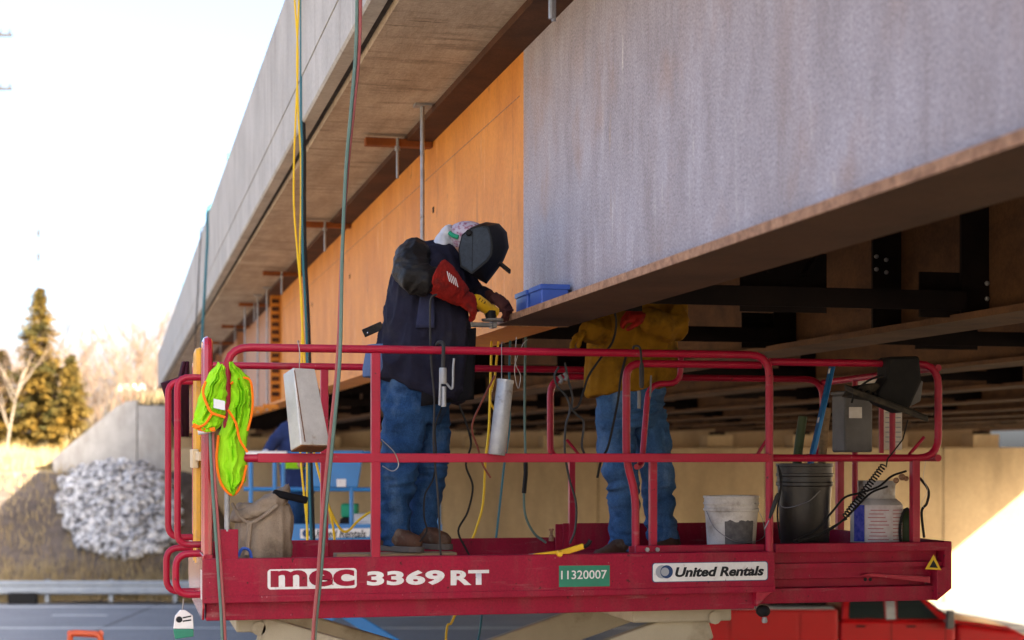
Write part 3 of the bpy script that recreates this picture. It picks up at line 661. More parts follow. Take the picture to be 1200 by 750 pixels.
for px, yy, z0, z1 in ((197, YF+1.0, ZT-.01+.07, EYE+.395), (208, YF+.62, ZT+.04, EYE+.40)):
    x = WY(px, 0, yy).x
    rail([(XL+.03, yy, z0), (x, yy, z0), (x, yy, z1), (XL+.03, yy, z1)], 'grab_tube', rad=.07, r=.018)
for px, yy, z0, z1 in ((195, YF+1.0, EYE-.735, EYE-.50), (206, YF+.35, EYE-.70, EYE-.495)):
    x = WY(px, 0, yy).x
    rail([(XL+.03, yy, z0), (x, yy, z0), (x, yy, z1), (XL+.03, yy, z1)], 'step_handle', rad=.07, r=.018)
MB().box(XL-.0025, XL-.0005, YF+.04, YF+.12, EYE-.70, EYE-.56).build('sticker', 'decal_white', lift)
# --- decals on the front panel
def decal(poly, name, m, off, par): return MB().prism([V((p[0], YF-off, p[1])) for p in poly], V((0, off-.0004, 0))).build(name, m, par)
def rrect(x0, x1, z0, z1, r, n=5):
    out = []
    for cx, cz, a in ((x1-r, z1-r, 0), (x0+r, z1-r, 90), (x0+r, z0+r, 180), (x1-r, z0+r, 270)):
        for k in range(n+1):
            t = math.radians(a+90*k/n); out.append((cx+r*math.cos(t), cz+r*math.sin(t)))
    return out
def fx(px): return WY(px, 0, YF).x
def fz(px, py): return WY(px, py, YF).z
XD, ZDIR = (1, 0, 0), (0, 0, 1)
pl = decal(rrect(fx(313.5), fx(418), fz(365, 690), fz(365, 666.5), .016), 'logo_plate', 'decal_white', .0015, fr)
text_mesh('mec', 'lettering', 'red_frame', pl, V((fx(317), YF, fz(365, 687.5))), XD, ZDIR, .082, fx(415.5)-fx(317), bold=.035, lift=.0028)
text_mesh('3369', 'lettering', 'decal_white', fr, V((fx(430), YF, fz(470, 686))), XD, ZDIR, .074, fx(521)-fx(430), bold=.045, lift=.002, spacing=1.04)
text_mesh('RT', 'lettering', 'decal_white', fr, V((fx(528), YF, fz(550, 685.5))), XD, ZDIR, .074, fx(573)-fx(528), bold=.04, lift=.002)
gp = decal([(fx(655), fz(655, 688)), (fx(714.5), fz(714, 687)), (fx(714.5), fz(714, 662.5)), (fx(655), fz(655, 663))], 'number_plate', 'decal_green', .0015, fr)
text_mesh('11320007', 'lettering', 'decal_white', gp, V((fx(657.5), YF, fz(684, 678.5))), XD, ZDIR, .044, fx(711)-fx(657.5), bold=.008, lift=.0028)
pb = decal(rrect(fx(764), fx(900), fz(832, 681.5), fz(832, 658.5), .016), 'rental_plate', 'decal_blue', .0012, fr)
decal(rrect(fx(765), fx(899), fz(832, 680.6), fz(832, 659.3), .014), 'plate_rim', 'decal_white', .0022, pb)
text_mesh('United Rentals', 'lettering', 'decal_black', pb, V((fx(791), YF, fz(840, 675.5))), XD, ZDIR, .051, fx(895)-fx(791), bold=.042, shear=.22, lift=.0036)
def disc(cx, cz, r, name, m, off, a0=0, a1=360):
    pts = [(cx+r*math.cos(math.radians(a0+(a1-a0)*k/20)), cz+r*math.sin(math.radians(a0+(a1-a0)*k/20))) for k in range(21 if a1-a0 < 360 else 20)]
    return decal(pts, name, m, off, pb)
disc(fx(775.5), fz(775, 670), .034, 'emblem', 'decal_grey', .003)
disc(fx(781), fz(780, 670), .034, 'emblem', 'decal_blue', .0036)
disc(fx(779), fz(780, 670), .022, 'emblem', 'decal_grey', .0042)
wt_ = MB().prism([WY(1084, 667, EF-.014), WY(1103, 668, EF-.014), WY(1094, 650, EF-.014)], V((0, -.0015, 0))).build('warning_triangle', 'decal_yellow', lift)
MB().prism([WY(1089, 665, EF-.0157), WY(1099, 665.5, EF-.0157), WY(1094, 656, EF-.0157)], V((0, -.0006, 0))).build('warning_symbol', 'decal_black', wt_)
# --- scissor stack and chassis
zt_, zb_ = EYE-.86, 1.05; LV = 3; hh = (zt_-zb_)/LV
for yv in (YF+.26, YB-.26):
    for k in range(LV):
        za, zc = zt_-k*hh, zt_-(k+1)*hh
        for s, yo in ((1, -.045), (-1, .045)):
            a = V((.66 if s > 0 else 3.05, yv+yo, za-.03)); b = V((3.05 if s > 0 else .66, yv+yo, zc+.03))
            MB().bar(a, b, .07, .19).build('scissor_arm', 'beige_arm', lift, bevel=.012)
for k in range(LV+1):
    for x in (.66, 3.05):
        MB().tube([(x, YF+.18, zt_-k*hh), (x, YB-.18, zt_-k*hh)], .035, 12).build('pivot_tube', 'beige_arm', lift, smooth=True)
MB().box(.55, .80, YF+.2, YB-.2, EYE-.88, EYE-.806).build('mount_block', 'beige_arm', lift, bevel=.01)
MB().box(2.6, 3.15, YF+.2, YB-.2, EYE-.88, EYE-.806).build('mount_block', 'beige_arm', lift, bevel=.01)
MB().box(.3, 3.5, YF+.1, YB-.1, .48, 1.05).build('chassis', 'red_frame', lift, bevel=.03)
for x in (.75, 3.0):
    for yv, s in ((YF+.05, -1), (YB-.05, 1)):
        w = MB().lathe([(.2, -.12), (.36, -.12), (.41, -.08), (.41, .08), (.36, .12), (.2, .12)], (x, yv, .41), 28, ax=(0, 1, 0)).build('wheel', 'tyre', lift, smooth=True)
        MB().lathe([(.19, -.125), (.19, .125)], (x, yv, .41), 20, ax=(0, 1, 0)).build('rim', 'decal_white', w)
# ================================================================== WELDER
def sheet_surface(mb, f, nu, nv):
    vs = [f(i/nu, j/nv) for j in range(nv+1) for i in range(nu+1)]
    fs = [(j*(nu+1)+i, j*(nu+1)+i+1, (j+1)*(nu+1)+i+1, (j+1)*(nu+1)+i) for j in range(nv) for i in range(nu)]
    return mb.add(vs, fs)
def solidify(o, t):
    m = o.modifiers.new('thick', 'SOLIDIFY'); m.thickness = t; m.offset = 0; return o
D1 = 8.75
def P(px, py, o=0): return W(px, py, D1+o)
wp = thing('person', 'welder in dark jacket, blue jeans and black welding helmet bending to the flange', 'person', P(487, 648))
# continuous body under the clothes (face side shows at the neck)
b = MB()
limb(b, [(P(489, 455), .13), (P(497, 390), .14), (P(505, 335), .15), (P(512, 305), .11), (P(522, 292), .06), (P(530, 284), .06), (P(546, 286), .075)])
b.ball(P(549, 285), .098, 18, 12, (1.05, .85, 1.1))
limb(b, [(P(476, 470, -.10), .07), (P(468, 548, -.12), .055), (P(464, 590, -.11), .045), (P(464, 622, -.10), .04)])
limb(b, [(P(502, 470, .10), .07), (P(504, 548, .11), .055), (P(497, 590, .11), .045), (P(495, 616, .11), .04)])
limb(b, [(P(488, 304, -.15), .06), (P(492, 330, -.34), .045), (P(545, 350, -.17), .03)])
limb(b, [(P(520, 308, .14), .06), (P(556, 350, .2), .045), (P(578, 351, .06), .03)])
remesh(b.build('body', 'skin', wp), .014, 3)
# jacket
b = MB()
def rg(px, py, ax, bx, slant=0.0, o=0.0): return ell(P(px, py, o), RV*ax+UV*slant, DV*bx, 24)
b.rings([rg(490, 458, .225, .22, -.075), rg(491, 450, .245, .235, -.07), rg(494, 425, .25, .24, -.04), rg(498, 390, .235, .23, -.01), rg(501, 350, .215, .225),
         rg(503, 322, .195, .225), rg(505, 304, .165, .205), rg(509, 291, .12, .13), rg(515, 284, .075, .08)])
limb(b, [(P(486, 304, -.13), .085), (P(482, 315, -.24), .07), (P(490, 327, -.33), .065), (P(500, 329, -.335), .06), (P(508, 328, -.31), .055)])
limb(b, [(P(520, 308, .15), .09), (P(542, 332, .2), .08), (P(557, 350, .21), .075), (P(569, 351, .12), .06)])
remesh(b.build('jacket', 'navy_cloth', wp), .009, 2, .018, V((9, 9, 5)), 3)
# leather sleeve over the near arm
b = MB()
limb(b, [(P(485, 301, -.17), .098), (P(481, 315, -.25), .097), (P(490, 327, -.345), .09), (P(500, 329, -.35), .081), (P(506, 327, -.335), .070)])
remesh(b.build('sleeve', 'leather_dark', wp), .008, 2, .011, V((11, 7, 15)), 9)
# leather apron panel hanging at the front
b = MB()
def apron(u, v):
    px = 498+u*60-v*5+v*u*2; py = 392+v*84-u*8
    o = -.19+.17*u+.012*math.sin(u*9+v*3)-.02*v
    return P(px, py, o-.02)
sheet_surface(b, apron, 14, 14)
solidify(b.build('apron', 'black_cloth', wp, smooth=True), .006)
b = MB()
def jpanel(u, v):
    px = 487+u*22+(1-v)*6*(1-u); py = 340+v*44
    ang = math.acos(max(-1, min(1, ((px-500)/FPX*D1)/.225))); return P(px, py, -.245*math.sin(ang)-.012)
sheet_surface(b, jpanel, 8, 8); solidify(b.build('jacket_panel', 'navy_panel', wp, smooth=True), .004)
MB().obox(P(437, 386, -.04), RV*.05+UV*.022, UV*.02-RV*.009, DV*.006).build('waist_strap', 'leather_dark', wp, bevel=.004)
MB().ball(P(431, 390, -.05), .006, 8, 6).build('snap', 'chrome', wp)
b = MB(); limb(b, [(P(452, 415, .06), .07), (P(444, 428, .05), .06)]); b.rings([ell(P(452, 405), RV*.1, DV*.15), ell(P(447, 432), RV*.10, DV*.15), ell(P(444, 442), RV*.085, DV*.13)])
b.build('shirt_tail', 'denim_light', wp, smooth=True)
# jeans
b = MB()
b.rings([rg(488, 432, .17, .18), rg(487, 455, .185, .19), rg(486, 478, .175, .18), rg(486, 495, .13, .16)])
limb(b, [(P(476, 470, -.10), .115), (P(471, 510, -.11), .112), (P(468, 548, -.12), .098), (P(464, 590, -.11), .084), (P(463, 616, -.10), .080), (P(464, 627, -.10), .078)])
limb(b, [(P(502, 470, .10), .11), (P(504, 510, .11), .105), (P(504, 548, .11), .092), (P(497, 590, .11), .082), (P(494, 610, .11), .078), (P(496, 620, .11), .076)])
remesh(b.build('jeans', 'denim', wp), .009, 1, .020, V((5, 5, 13)), 1)
def boot(o, px, py, dep, face):
    """toe direction face = (right, depth)"""
    c = P(px, py, dep); fdir = (RV*face[0]+DV*face[1]).normalized(); sdir = UV.cross(fdir)
    b = MB(); R = []
    for t, w, h0, h1 in ((-.115, .028, .0, .10), (-.09, .043, 0, .13), (-.02, .046, 0, .135), (.03, .045, 0, .105), (.08, .05, 0, .082), (.125, .048, 0, .07), (.155, .034, .004, .052), (.168, .012, .012, .034)):
        m = (h0+h1)/2; hh = (h1-h0)/2
        R.append([c+fdir*t+UV*(m+.02)+sdir*w*math.copysign(abs(math.cos(a))**.6, math.cos(a))+UV*hh*math.copysign(abs(math.sin(a))**.7, math.sin(a)) for a in [k*2*math.pi/16 for k in range(16)]])
    b.rings(R); x = b.build('boot', 'boot', o, smooth=True)
    s = MB(); R2 = []
    for t, w in ((-.125, .02), (-.11, .04), (-.05, .046), (0, .042), (.08, .053), (.135, .05), (.17, .03), (.18, .008)):
        R2.append([c+fdir*t+sdir*w+UV*.03, c+fdir*t+sdir*w, c+fdir*t-sdir*w, c+fdir*t-sdir*w+UV*.03])
    s.rings(R2); s.build('boot_sole', 'boot_sole', x, bevel=.004)
boot(wp, 465, 646, -.13, (.75, -.66)); boot(wp, 499, 643, .08, (.75, -.66))
# hands: palm plus five fingers each, grown together
def glove(o, m, wrist, fdir, back, L, curl, cuff=None, name='glove', flip=1, fr=.0105, S=1.0):
    """hand at wrist pointing fdir, back-of-hand normal back; fingers curl away from back"""
    fdir = V(fdir).normalized(); back = V(back); back = (back-fdir*back.dot(fdir)).normalized(); side = fdir.cross(back)*flip
    b = MB(); wrist = V(wrist)
    b.rings([ell(wrist, side*.034*S, back*.028*S, 12), ell(wrist+fdir*.035*S, side*.042*S, back*.025*S, 12), ell(wrist+fdir*.075*S, side*.047*S, back*.022*S, 12), ell(wrist+fdir*.095*S, side*.044*S, back*.018*S, 12)])
    for k, (off, ln) in enumerate(((-.035, .85), (-.0125, 1.0), (.0125, .96), (.035, .76))):
        p = wrist+fdir*.075*S+side*off*S*1.05; chain = [(p, fr*1.25)]; d = fdir.copy(); a = 0
        for sgm, cl in ((.042, curl*.7), (.030, curl*1.1), (.024, curl*.9)):
            a += cl; d = fdir*math.cos(a)-back*math.sin(a); p = p+d*sgm*ln*L; chain.append((p, fr*(1.15 if sgm > .03 else 1.0)))
        limb(b, chain, 10)
    p = wrist+(fdir*.03-side*.034)*S; c = [(p, fr*1.5)]
    for dv, ln in ((fdir*.55-side*.75-back*.25, .036), (fdir*.8-side*.2-back*.6, .032), (fdir*.75+side*.15-back*.7, .024)):
        p = p+dv.normalized()*ln*L; c.append((p, fr*1.15))
    limb(b, c, 10)
    if cuff: b.rings([ell(q, ax, bx, 16) for q, ax, bx in cuff])
    return remesh(b.build(name, m, o), .0055, 2, .003, V((30, 30, 30)), 2)
wr = P(538, 346, -.235); hd = (P(556, 358, -.15)-wr)
glove(wp, 'glove_red', wr, hd, RV*.35+UV*.45-DV*.85, 1.3, .45,
      cuff=[(P(513, 324, -.345), UV*.090+RV*.035, DV*.08+RV*.02), (P(523, 331, -.315), UV*.082+RV*.035, DV*.075+RV*.02), (P(534, 341, -.27), UV*.060+RV*.035, DV*.056), (P(543, 349, -.23), UV*.044+RV*.03, DV*.042)], fr=.0135, S=1.25)
# printed mark on the gauntlet
for k in range(5):
    MB().bar(P(524+k*2.4, 318+k*1.9, -.398+k*.008), P(527+k*2.4, 330+k*1.6, -.402+k*.010), .0025, .0045).build('glove_print', 'glove_mark', wp)
wl2 = P(577, 347, .04)
glove(wp, 'glove_brown', wl2, RV*.75-UV*.55-DV*.1, UV*.7+RV*.4-DV*.5, 1.05, .6, cuff=[(P(566, 350, .13), UV*.05, DV*.05), (P(577, 348, .045), UV*.036, DV*.036)], fr=.012)
# hood, cap, strap
b = MB()
b.rings([ell(P(514, 302), RV*.075+UV*.02, DV*.10), ell(P(517, 290, -.0), RV*.08+UV*.03, DV*.115), ell(P(520, 277), RV*.055+UV*.035, DV*.11), ell(P(523, 267), RV*.028+UV*.02, DV*.075)])
remesh(b.build('hood', 'grey_fleece', wp), .009, 2, .008, V((18, 18, 18)), 4)
b = MB(); b.ball(P(548, 279), .115, 18, 10, (1.05, .9, .78)); b.build('welding_cap', 'cap_cloth', wp, smooth=True)
MB().tube(smoothline([P(527, 273, -.09), P(531, 276, -.105), P(537, 278, -.11)]), .012, 8).build('ear_strap', 'green_strap', wp, smooth=True)
# helmet
full = [(537, 292), (541, 275), (553, 265), (570, 260), (585, 262), (594, 272), (596.5, 290), (590, 306), (583, 316), (570, 333), (553, 323), (539, 313)]
sidep = [(537, 292), (541, 275), (552, 267), (565, 263.5), (573, 265), (576, 275), (578, 288), (577, 299), (572, 306), (563, 314), (553, 322), (539, 313)]
def mixp(t): return [(a[0]*(1-t)+b_[0]*t, a[1]*(1-t)+b_[1]*t) for a, b_ in zip(full, sidep)]
layers = [(-.128, 1.0), (-.118, .88), (-.075, .32), (-.03, 0), (.03, 0), (.075, .32), (.118, .88), (.128, 1.0)]
hb = MB().rings([[P(px, py, o) for px, py in mixp(t)] for o, t in layers])
hel = hb.build('welding_helmet', 'helmet_shell', wp, smooth=True, bevel=.004)
MB().prism([P(px, py, -.1285) for px, py in [(538.5, 292), (542, 277), (552, 269), (564, 266), (571, 268), (574, 276), (575.5, 288), (574.5, 298), (570, 304.5), (562, 311.5), (553, 319), (541, 311)]], -DV*.004).build('side_panel', 'helmet_side', hel, bevel=.003)
MB().lathe([(.017, 0), (.017, .012), (.011, .018)], P(549.5, 273, -.132), 14, ax=-DV).build('head_knob', 'rubber', hel, smooth=True)
MB().bar(P(554, 266, -.1335), P(553, 318, -.1335), .002, .002).build('side_rib', 'helmet_shell', hel)
# lens frame, flipped out a little
hx = (P(600, 320)-P(578, 302)).normalized()
MB().obox(P(588, 310.5, 0), hx*.058, DV*.062, hx.cross(DV)*.007).build('lens_frame', 'rubber', hel, bevel=.004)
MB().obox(P(580.5, 307.5, -.05), hx*.018, DV*.012, hx.cross(DV)*.012).build('lens_hinge', 'box_grey', hel, bevel=.003)
# ------------------------------------------------ grinder in the welder's hands
gd_ = thing('angle_grinder', 'yellow angle grinder held by the welder at the flange end', 'grinder', P(566, 360, -.12))
ga = (P(576, 366, -.03)-P(550, 346, -.16)).normalized()
MB().lathe([(.027, 0), (.034, .02), (.035, .09), (.030, .11), (.037, .13), (.037, .165), (.022, .175)], P(556, 350, -.13), 18, ax=ga).build('motor_body', 'grinder_yellow', gd_, smooth=True)
MB().lathe([(.026, 0), (.03, .03), (.02, .055)], P(575, 364, -.06), 14, ax=-UV).build('gear_head', 'rubber', gd_, smooth=True)
MB().lathe([(.055, 0), (.058, .004), (.058, .012)], P(577, 376.5, -.06), 20, ax=UV).build('disc_guard', 'box_grey', gd_, smooth=True)
MB().tube([P(585, 364, -.02), P(601, 363.5, .03)], .008, 8).build('side_handle', 'glove_brown', gd_, smooth=True)
for k in range(3): MB().bar(P(561+k*3, 352+k*2, -.165+k*.012), P(563+k*3, 349+k*2.2, -.165+k*.012), .003, .004).build('vent_slot', 'rubber', gd_)
# bar clamp at the flange end
cl = thing('bar_clamp', 'small steel clamp gripping the end of the flange', 'clamp', P(566, 380, .2))
yc = FEND-.12
MB().box(WY(549, 0, yc).x, WY(580, 0, yc).x, yc-.02, yc+.05, EYE+.69, EYE+.712).build('clamp_bar', 'galv', cl, bevel=.003)
MB().box(WY(549, 0, yc).x-.004, WY(553, 0, yc).x, yc-.024, yc+.054, EYE+.685, EYE+.735).build('clamp_jaw', 'galv', cl, bevel=.003)
MB().box(WY(576, 0, yc).x, WY(580, 0, yc).x+.006, yc-.026, yc+.056, EYE+.684, EYE+.75).build('clamp_jaw', 'galv', cl, bevel=.003)
# ================================================================== SECOND WORKER, behind the girder
D2 = 9.55
def Q(px, py, o=0): return W(px, py, D2+o)
wp2 = thing('person', 'worker in mustard jacket and jeans with his head hidden behind the girder', 'person', Q(745, 650))
b = MB()
limb(b, [(Q(743, 450), .14), (Q(745, 390), .15), (Q(747, 330), .15), (Q(749, 300), .06), (Q(750, 285), .06)])
b.ball(Q(752, 262), .105, 16, 10, (.9, 1, 1.15))
limb(b, [(Q(724, 470, -.05), .07), (Q(722, 520, -.06), .06), (Q(728, 560, -.08), .055), (Q(733, 600, -.05), .05), (Q(731, 640, -.05), .045)])
limb(b, [(Q(756, 470, .05), .07), (Q(764, 520, .07), .06), (Q(772, 560, .09), .055), (Q(772, 600, .12), .05), (Q(776, 635, .12), .045)])
limb(b, [(Q(775, 335), .06), (Q(789, 365, -.06), .045), (Q(789, 383, -.14), .04), (Q(762, 374, -.28), .032)])
limb(b, [(Q(715, 335), .06), (Q(702, 372, -.08), .045), (Q(700, 387, -.16), .04), (Q(690, 388, -.26), .032)])
remesh(b.build('body', 'skin', wp2), .015, 3)
b = MB()
def rg2(px, py, ax, bx, sl=0): return ell(Q(px, py), RV*ax+UV*sl, DV*bx, 24)
b.rings([rg2(737, 459, .262, .2, .035), rg2(738, 448, .27, .21, .03), rg2(740, 420, .26, .21), rg2(742, 380, .25, .2), rg2(745, 345, .25, .19), rg2(747, 322, .2, .15), rg2(748, 310, .1, .1)])
limb(b, [(Q(775, 335, 0), .10), (Q(788, 362, -.06), .095), (Q(790, 384, -.14), .085), (Q(778, 384, -.2), .08), (Q(762, 374, -.28), .07)])
limb(b, [(Q(712, 338, 0), .09), (Q(702, 372, -.08), .08), (Q(700, 388, -.16), .075), (Q(692, 388, -.25), .065)])
remesh(b.build('jacket', 'mustard', wp2), .009, 2, .016, V((9, 9, 6)), 5)
b = MB()
b.rings([rg2(738, 438, .19, .17), rg2(738, 460, .2, .18), rg2(738, 482, .19, .17), rg2(738, 500, .14, .14)])
limb(b, [(Q(722, 470, -.05), .115), (Q(722, 520, -.06), .108), (Q(728, 560, -.08), .095), (Q(733, 600, -.05), .085), (Q(731, 632, -.05), .082), (Q(730, 642, -.05), .08)])
limb(b, [(Q(756, 470, .05), .11), (Q(764, 520, .07), .105), (Q(772, 560, .09), .095), (Q(772, 600, .12), .088), (Q(776, 628, .12), .088), (Q(780, 632, .12), .08)])
remesh(b.build('jeans', 'denim_faded', wp2), .009, 1, .020, V((5, 5, 12)), 7)
for (px, py, dd) in ((722, 662, -.12), (778, 660, .05)):
    c_ = P; P = Q; boot(wp2, px, py, dd, (-.75, -.6)); P = c_
glove(wp2, 'mustard', Q(689, 388, -.27), -RV*.8-UV*.5, UV*.6-RV*.4, 1.0, .5, fr=.012)
glove(wp2, 'glove_red', Q(757, 372, -.3), -RV*.9+UV*.1, UV*.7-DV*.6, 1.0, .6, fr=.012)
# ================================================================== THINGS ON THE PLATFORM
pk = thing('plank_step', 'short wooden plank the welder stands on', 'plank', P(470, 655))
for k in range(3):
    MB().obox(W(463, 650.5, 8.55+k*.16), V((.31, 0, 0)), V((0, .07, 0)), V((0, 0, .013))).build('plank', 'wood', pk, bevel=.003)
for x in (-.24, .24):
    MB().obox(W(463, 650.5, 8.71)+V((x, 0, -.045)), V((.04, 0, 0)), V((0, .22, 0)), V((0, 0, .03))).build('bearer', 'wood', pk)
# hi-vis vest
yv = YF-.02
def vest_sheet(name, pts_l, pts_r, nv, yoff, amp, m, par, seed=0):
    """sheet between two pixel polylines, draped with folds"""
    L_, R_ = smoothline([WY(a, b_, yv+yoff) for a, b_ in pts_l], nv), smoothline([WY(a, b_, yv+yoff) for a, b_ in pts_r], nv)
    n_ = min(len(L_), len(R_)); b = MB(); nu = 30; vs = []
    for j in range(n_):
        for i in range(nu+1):
            u = i/nu; p = L_[j].lerp(R_[j], u)
            w_ = math.sin(math.pi*u)
            q_ = V((u*4+seed, j*.045, seed)); fold = 1-abs(noise.noise(q_+V((noise.noise(q_*.7)*1.5, 0, 0))))*2.4
            p = p+V((0, -1, 0))*amp*(w_*.7+.75*w_**.5*fold+.22*w_*noise.noise(V((u*13, j*.35, seed))))+V((.012*noise.noise(V((j*.22, seed, u))), 0, .008*noise.noise(V((u*6, seed, j*.2)))))
            vs.append(p)
    fs = [(j*(nu+1)+i, j*(nu+1)+i+1, (j+1)*(nu+1)+i+1, (j+1)*(nu+1)+i) for j in range(n_-1) for i in range(nu)]
    o = b.add(vs, fs).build(name, m, par, smooth=True); solidify(o, .004); return o
vt = thing('safety_vest', 'lime green safety vest with orange trim draped over the rail corner', 'vest', WY(262, 575, yv))
vest_sheet('vest_front', [(255, 425), (240, 447), (230, 478), (226, 498), (233, 505)], [(264, 432), (265, 455), (264, 475), (262, 492), (250, 507)], 12, -.03, .05, 'vest', vt, 1)
vest_sheet('vest_back', [(268, 425), (267, 450), (266, 480), (258, 505), (255, 535), (258, 565), (272, 580)], [(272, 425), (292, 444), (296, 470), (291, 500), (288, 530), (287, 560), (272, 580)], 12, .055, .045, 'vest', vt, 2)
def trim(pts, yo, r=.0065, m='vest_orange'): MB().tube(smoothline([WY(a, b_, yv+yo) for a, b_ in pts]), r, 6).build('trim', m, vt, smooth=True)
trim([(241, 447), (238, 460), (243, 475), (249, 484), (264, 489)], -.10); trim([(249, 484), (240, 497), (228, 502)], -.095)
trim([(270, 450), (282, 443), (293, 446), (296, 465), (295, 485), (290, 505)], .02); trim([(267, 480), (276, 495), (281, 515), (290, 530)], -.01)
trim([(256, 510), (254, 540), (259, 566), (272, 580), (283, 568), (289, 545)], .03); trim([(226, 498), (240, 504), (252, 503)], -.075, .012)
MB().obox(WY(257, 474, yv-.105), RV*.027-UV*.006, UV*.022, DV*.001).build('care_label', 'reflective', vt)
MB().tube([WY(232, 507, yv-.07), WY(251, 503, yv-.07)], .012, 8).build('reflective_band', 'reflective', vt, smooth=True)
# maroon garment on the far end corner
gm = thing('hanging_jacket', 'dark maroon jacket hung over the far corner of the entry rails', 'jacket', WY(203, 510, YB))
b = MB()
def garment(u, v):
    a = WY(214-16*min(1, v*1.4)-6*(1-v)*0, 424+v*88, YB-.15); bb = WY(221, 424+v*88, YB-.15)
    if v > .25: a = WY(188+(v-.25)*26, 424+v*88, YB-.15)
    p = a.lerp(bb, u); return p+V((0, -.05*math.sin(math.pi*u)*(1+.5*math.sin(u*9+v*4)), 0))
sheet_surface(b, garment, 14, 14); solidify(b.build('cloth', 'maroon_cloth', gm, smooth=True), .01)
# electrode tin on a wire
tn = thing('electrode_tin', 'battered grey steel tin box hanging by a wire from the top rail', 'tin', WY(355, 530, YF-.06))
ct = WY(357, 480, YF-.075); tup = (WY(350, 431, YF-.075)-WY(361, 524, YF-.075)+V((0, .11, 0))).normalized()
tx = V((.86, .42, 0)); tx = (tx-tup*tx.dot(tup)).normalized(); ty = tup.cross(tx)
th = MB(); tl = .195
th.rings([[ct+tup*s*tl*1+tx*i*w_+ty*j*.05 for i, j in ((-1,-1),(1,-1),(1,1),(-1,1))] for s, w_ in ((-1, .083), (1, .062))])
th.build('tin_body', 'tin_white', tn, bevel=.006)
MB().obox(ct-tup*(tl+.003), tx*.08, ty*.047, tup*.003).build('tin_base', 'tin_rust', tn)
MB().obox(ct-tx*.058-ty*.0515, tx*.002, ty*.0015, tup*.18).build('seam', 'tin_rust', tn)
MB().tube(smoothline([ct+tup*.185, WY(351, 412, YF-.03), WY(349, 400, YF-.005), WY(351, 401, YF+.05)]), .0022, 6).build('hook_wire', 'wire', tn)
# galvanised tube on a wire
tb = thing('rod_tube', 'galvanised rod quiver tube hanging from the front rail', 'tube', WY(583, 535, YF-.05))
a_, b__ = WY(592.5, 445, YF-.05), WY(582, 533, YF-.05)
MB().lathe([(.040, 0), (.042, .004), (.042, (b__-a_).length-.004), (.040, (b__-a_).length)], a_, 20, ax=b__-a_).build('tube_body', 'galv', tb, smooth=True)
MB().lathe([(.0435, 0), (.0435, .015)], a_, 20, ax=b__-a_).build('tube_band', 'galv', tb, smooth=True)
MB().tube(smoothline([a_+V((-.02, 0, .0)), WY(588, 420, YF-.02), WY(588, 402, YF+.0), WY(591, 402, YF+.045)]), .0022, 6).build('hook_wire', 'wire', tb)
MB().tube([WY(600, 446, YF-.03), WY(592, 530, YF-.03)], .006, 6).build('copper_strip', 'flange_edge', tb)
# grey snap hook with stinger
hk = thing('snap_hook', 'big grey snap hook over the front rail beside the welder', 'hook', WY(518, 475, YF-.03))
MB().tube(rounded([WY(512, 410, YF+.06), WY(512, 401, YF+.03), WY(520, 401, YF-.01), WY(519, 432, YF-.02)], .03), .0095, 8).build('hook_arm', 'cable_grey', hk, smooth=True)
MB().lathe([(.017, 0), (.019, .01), (.019, .07), (.015, .08)], WY(519, 431, YF-.02), 10, ax=-UV).build('swivel', 'galv', hk, smooth=True)
MB().tube(smoothline([WY(523, 449, YF-.02), WY(530, 455, YF-.02), WY(531, 432, YF-.02), WY(532, 420, YF-.02)]), .006, 6).build('gate', 'galv', hk, smooth=True)
MB().tube([WY(516, 447, YF-.02), WY(515, 475, YF-.02)], .006, 6).build('jaw', 'galv', hk, smooth=True)
MB().lathe([(.012, 0), (.012, .1)], WY(520, 453, YF-.02), 10, ax=-UV).build('handle', 'galv', hk, smooth=True)
hk2 = thing('electrode_holder', 'grey electrode holder hooked over the rail in front of the mustard worker', 'tool', WY(750, 480, YF))
MB().tube(smoothline([WY(742, 412, YF+.06), WY(743, 406, YF+.01), WY(750, 408, YF-.01), WY(752, 430, YF-.02)]), .006, 8).build('hook', 'cable_grey', hk2, smooth=True)
MB().lathe([(.008, 0), (.013, .02), (.013, .11), (.009, .13)], WY(752, 425, YF-.02), 10, ax=-UV).build('grip', 'cable_grey', hk2, smooth=True)
MB().lathe([(.010, 0), (.010, .09)], WY(749, 458, YF-.02), 10, ax=-UV).build('jaw', 'box_grey', hk2, smooth=True)
MB().tube([WY(763, 440, YF-.0), WY(762, 465, YF-.0)], .005, 6).build('lever', 'box_grey', hk2)
# canvas bag
bgp = thing('canvas_bag', 'tan canvas tool bag with rope closure in the left corner of the platform', 'bag', WY(305, 660, YF+.25))
Yg = YF+.26
def bgr(px, py, ax, bx, sl=0): return ell(WY(px, py, Yg), V((ax, 0, sl)), V((0, bx, 0)), 20)
b = MB().rings([bgr(308, 668, .125, .12), bgr(308, 662, .14, .13), bgr(309, 625, .145, .13), bgr(310, 604, .14, .125), bgr(308, 590, .13, .11)])
bo = b.build('bag_body', 'canvas', bgp); remesh(bo, .012, 2, .012, V((10, 10, 6)), 3)
b = MB().rings([bgr(302, 604, .13, .13, .03), bgr(303, 596, .15, .14, .05), bgr(306, 585, .14, .12, .06), bgr(318, 578, .09, .09, .05), bgr(326, 575, .05, .05, .03)])
remesh(b.build('bag_flap', 'canvas', bgp), .011, 1, .014, V((9, 9, 16)), 8)
MB().obox(WY(340, 582, Yg-.08), V((.085, 0, -.02)), V((0, .03, 0)), V((.005, 0, .018))).build('bag_tab', 'black_cloth', bgp, bevel=.01)
MB().tube(smoothline([WY(272, 590, Yg-.1), WY(280, 604, Yg-.14), WY(293, 613, Yg-.15), WY(310, 604, Yg-.15), WY(325, 592, Yg-.14)]), .009, 6).build('rope', 'canvas', bgp, smooth=True)
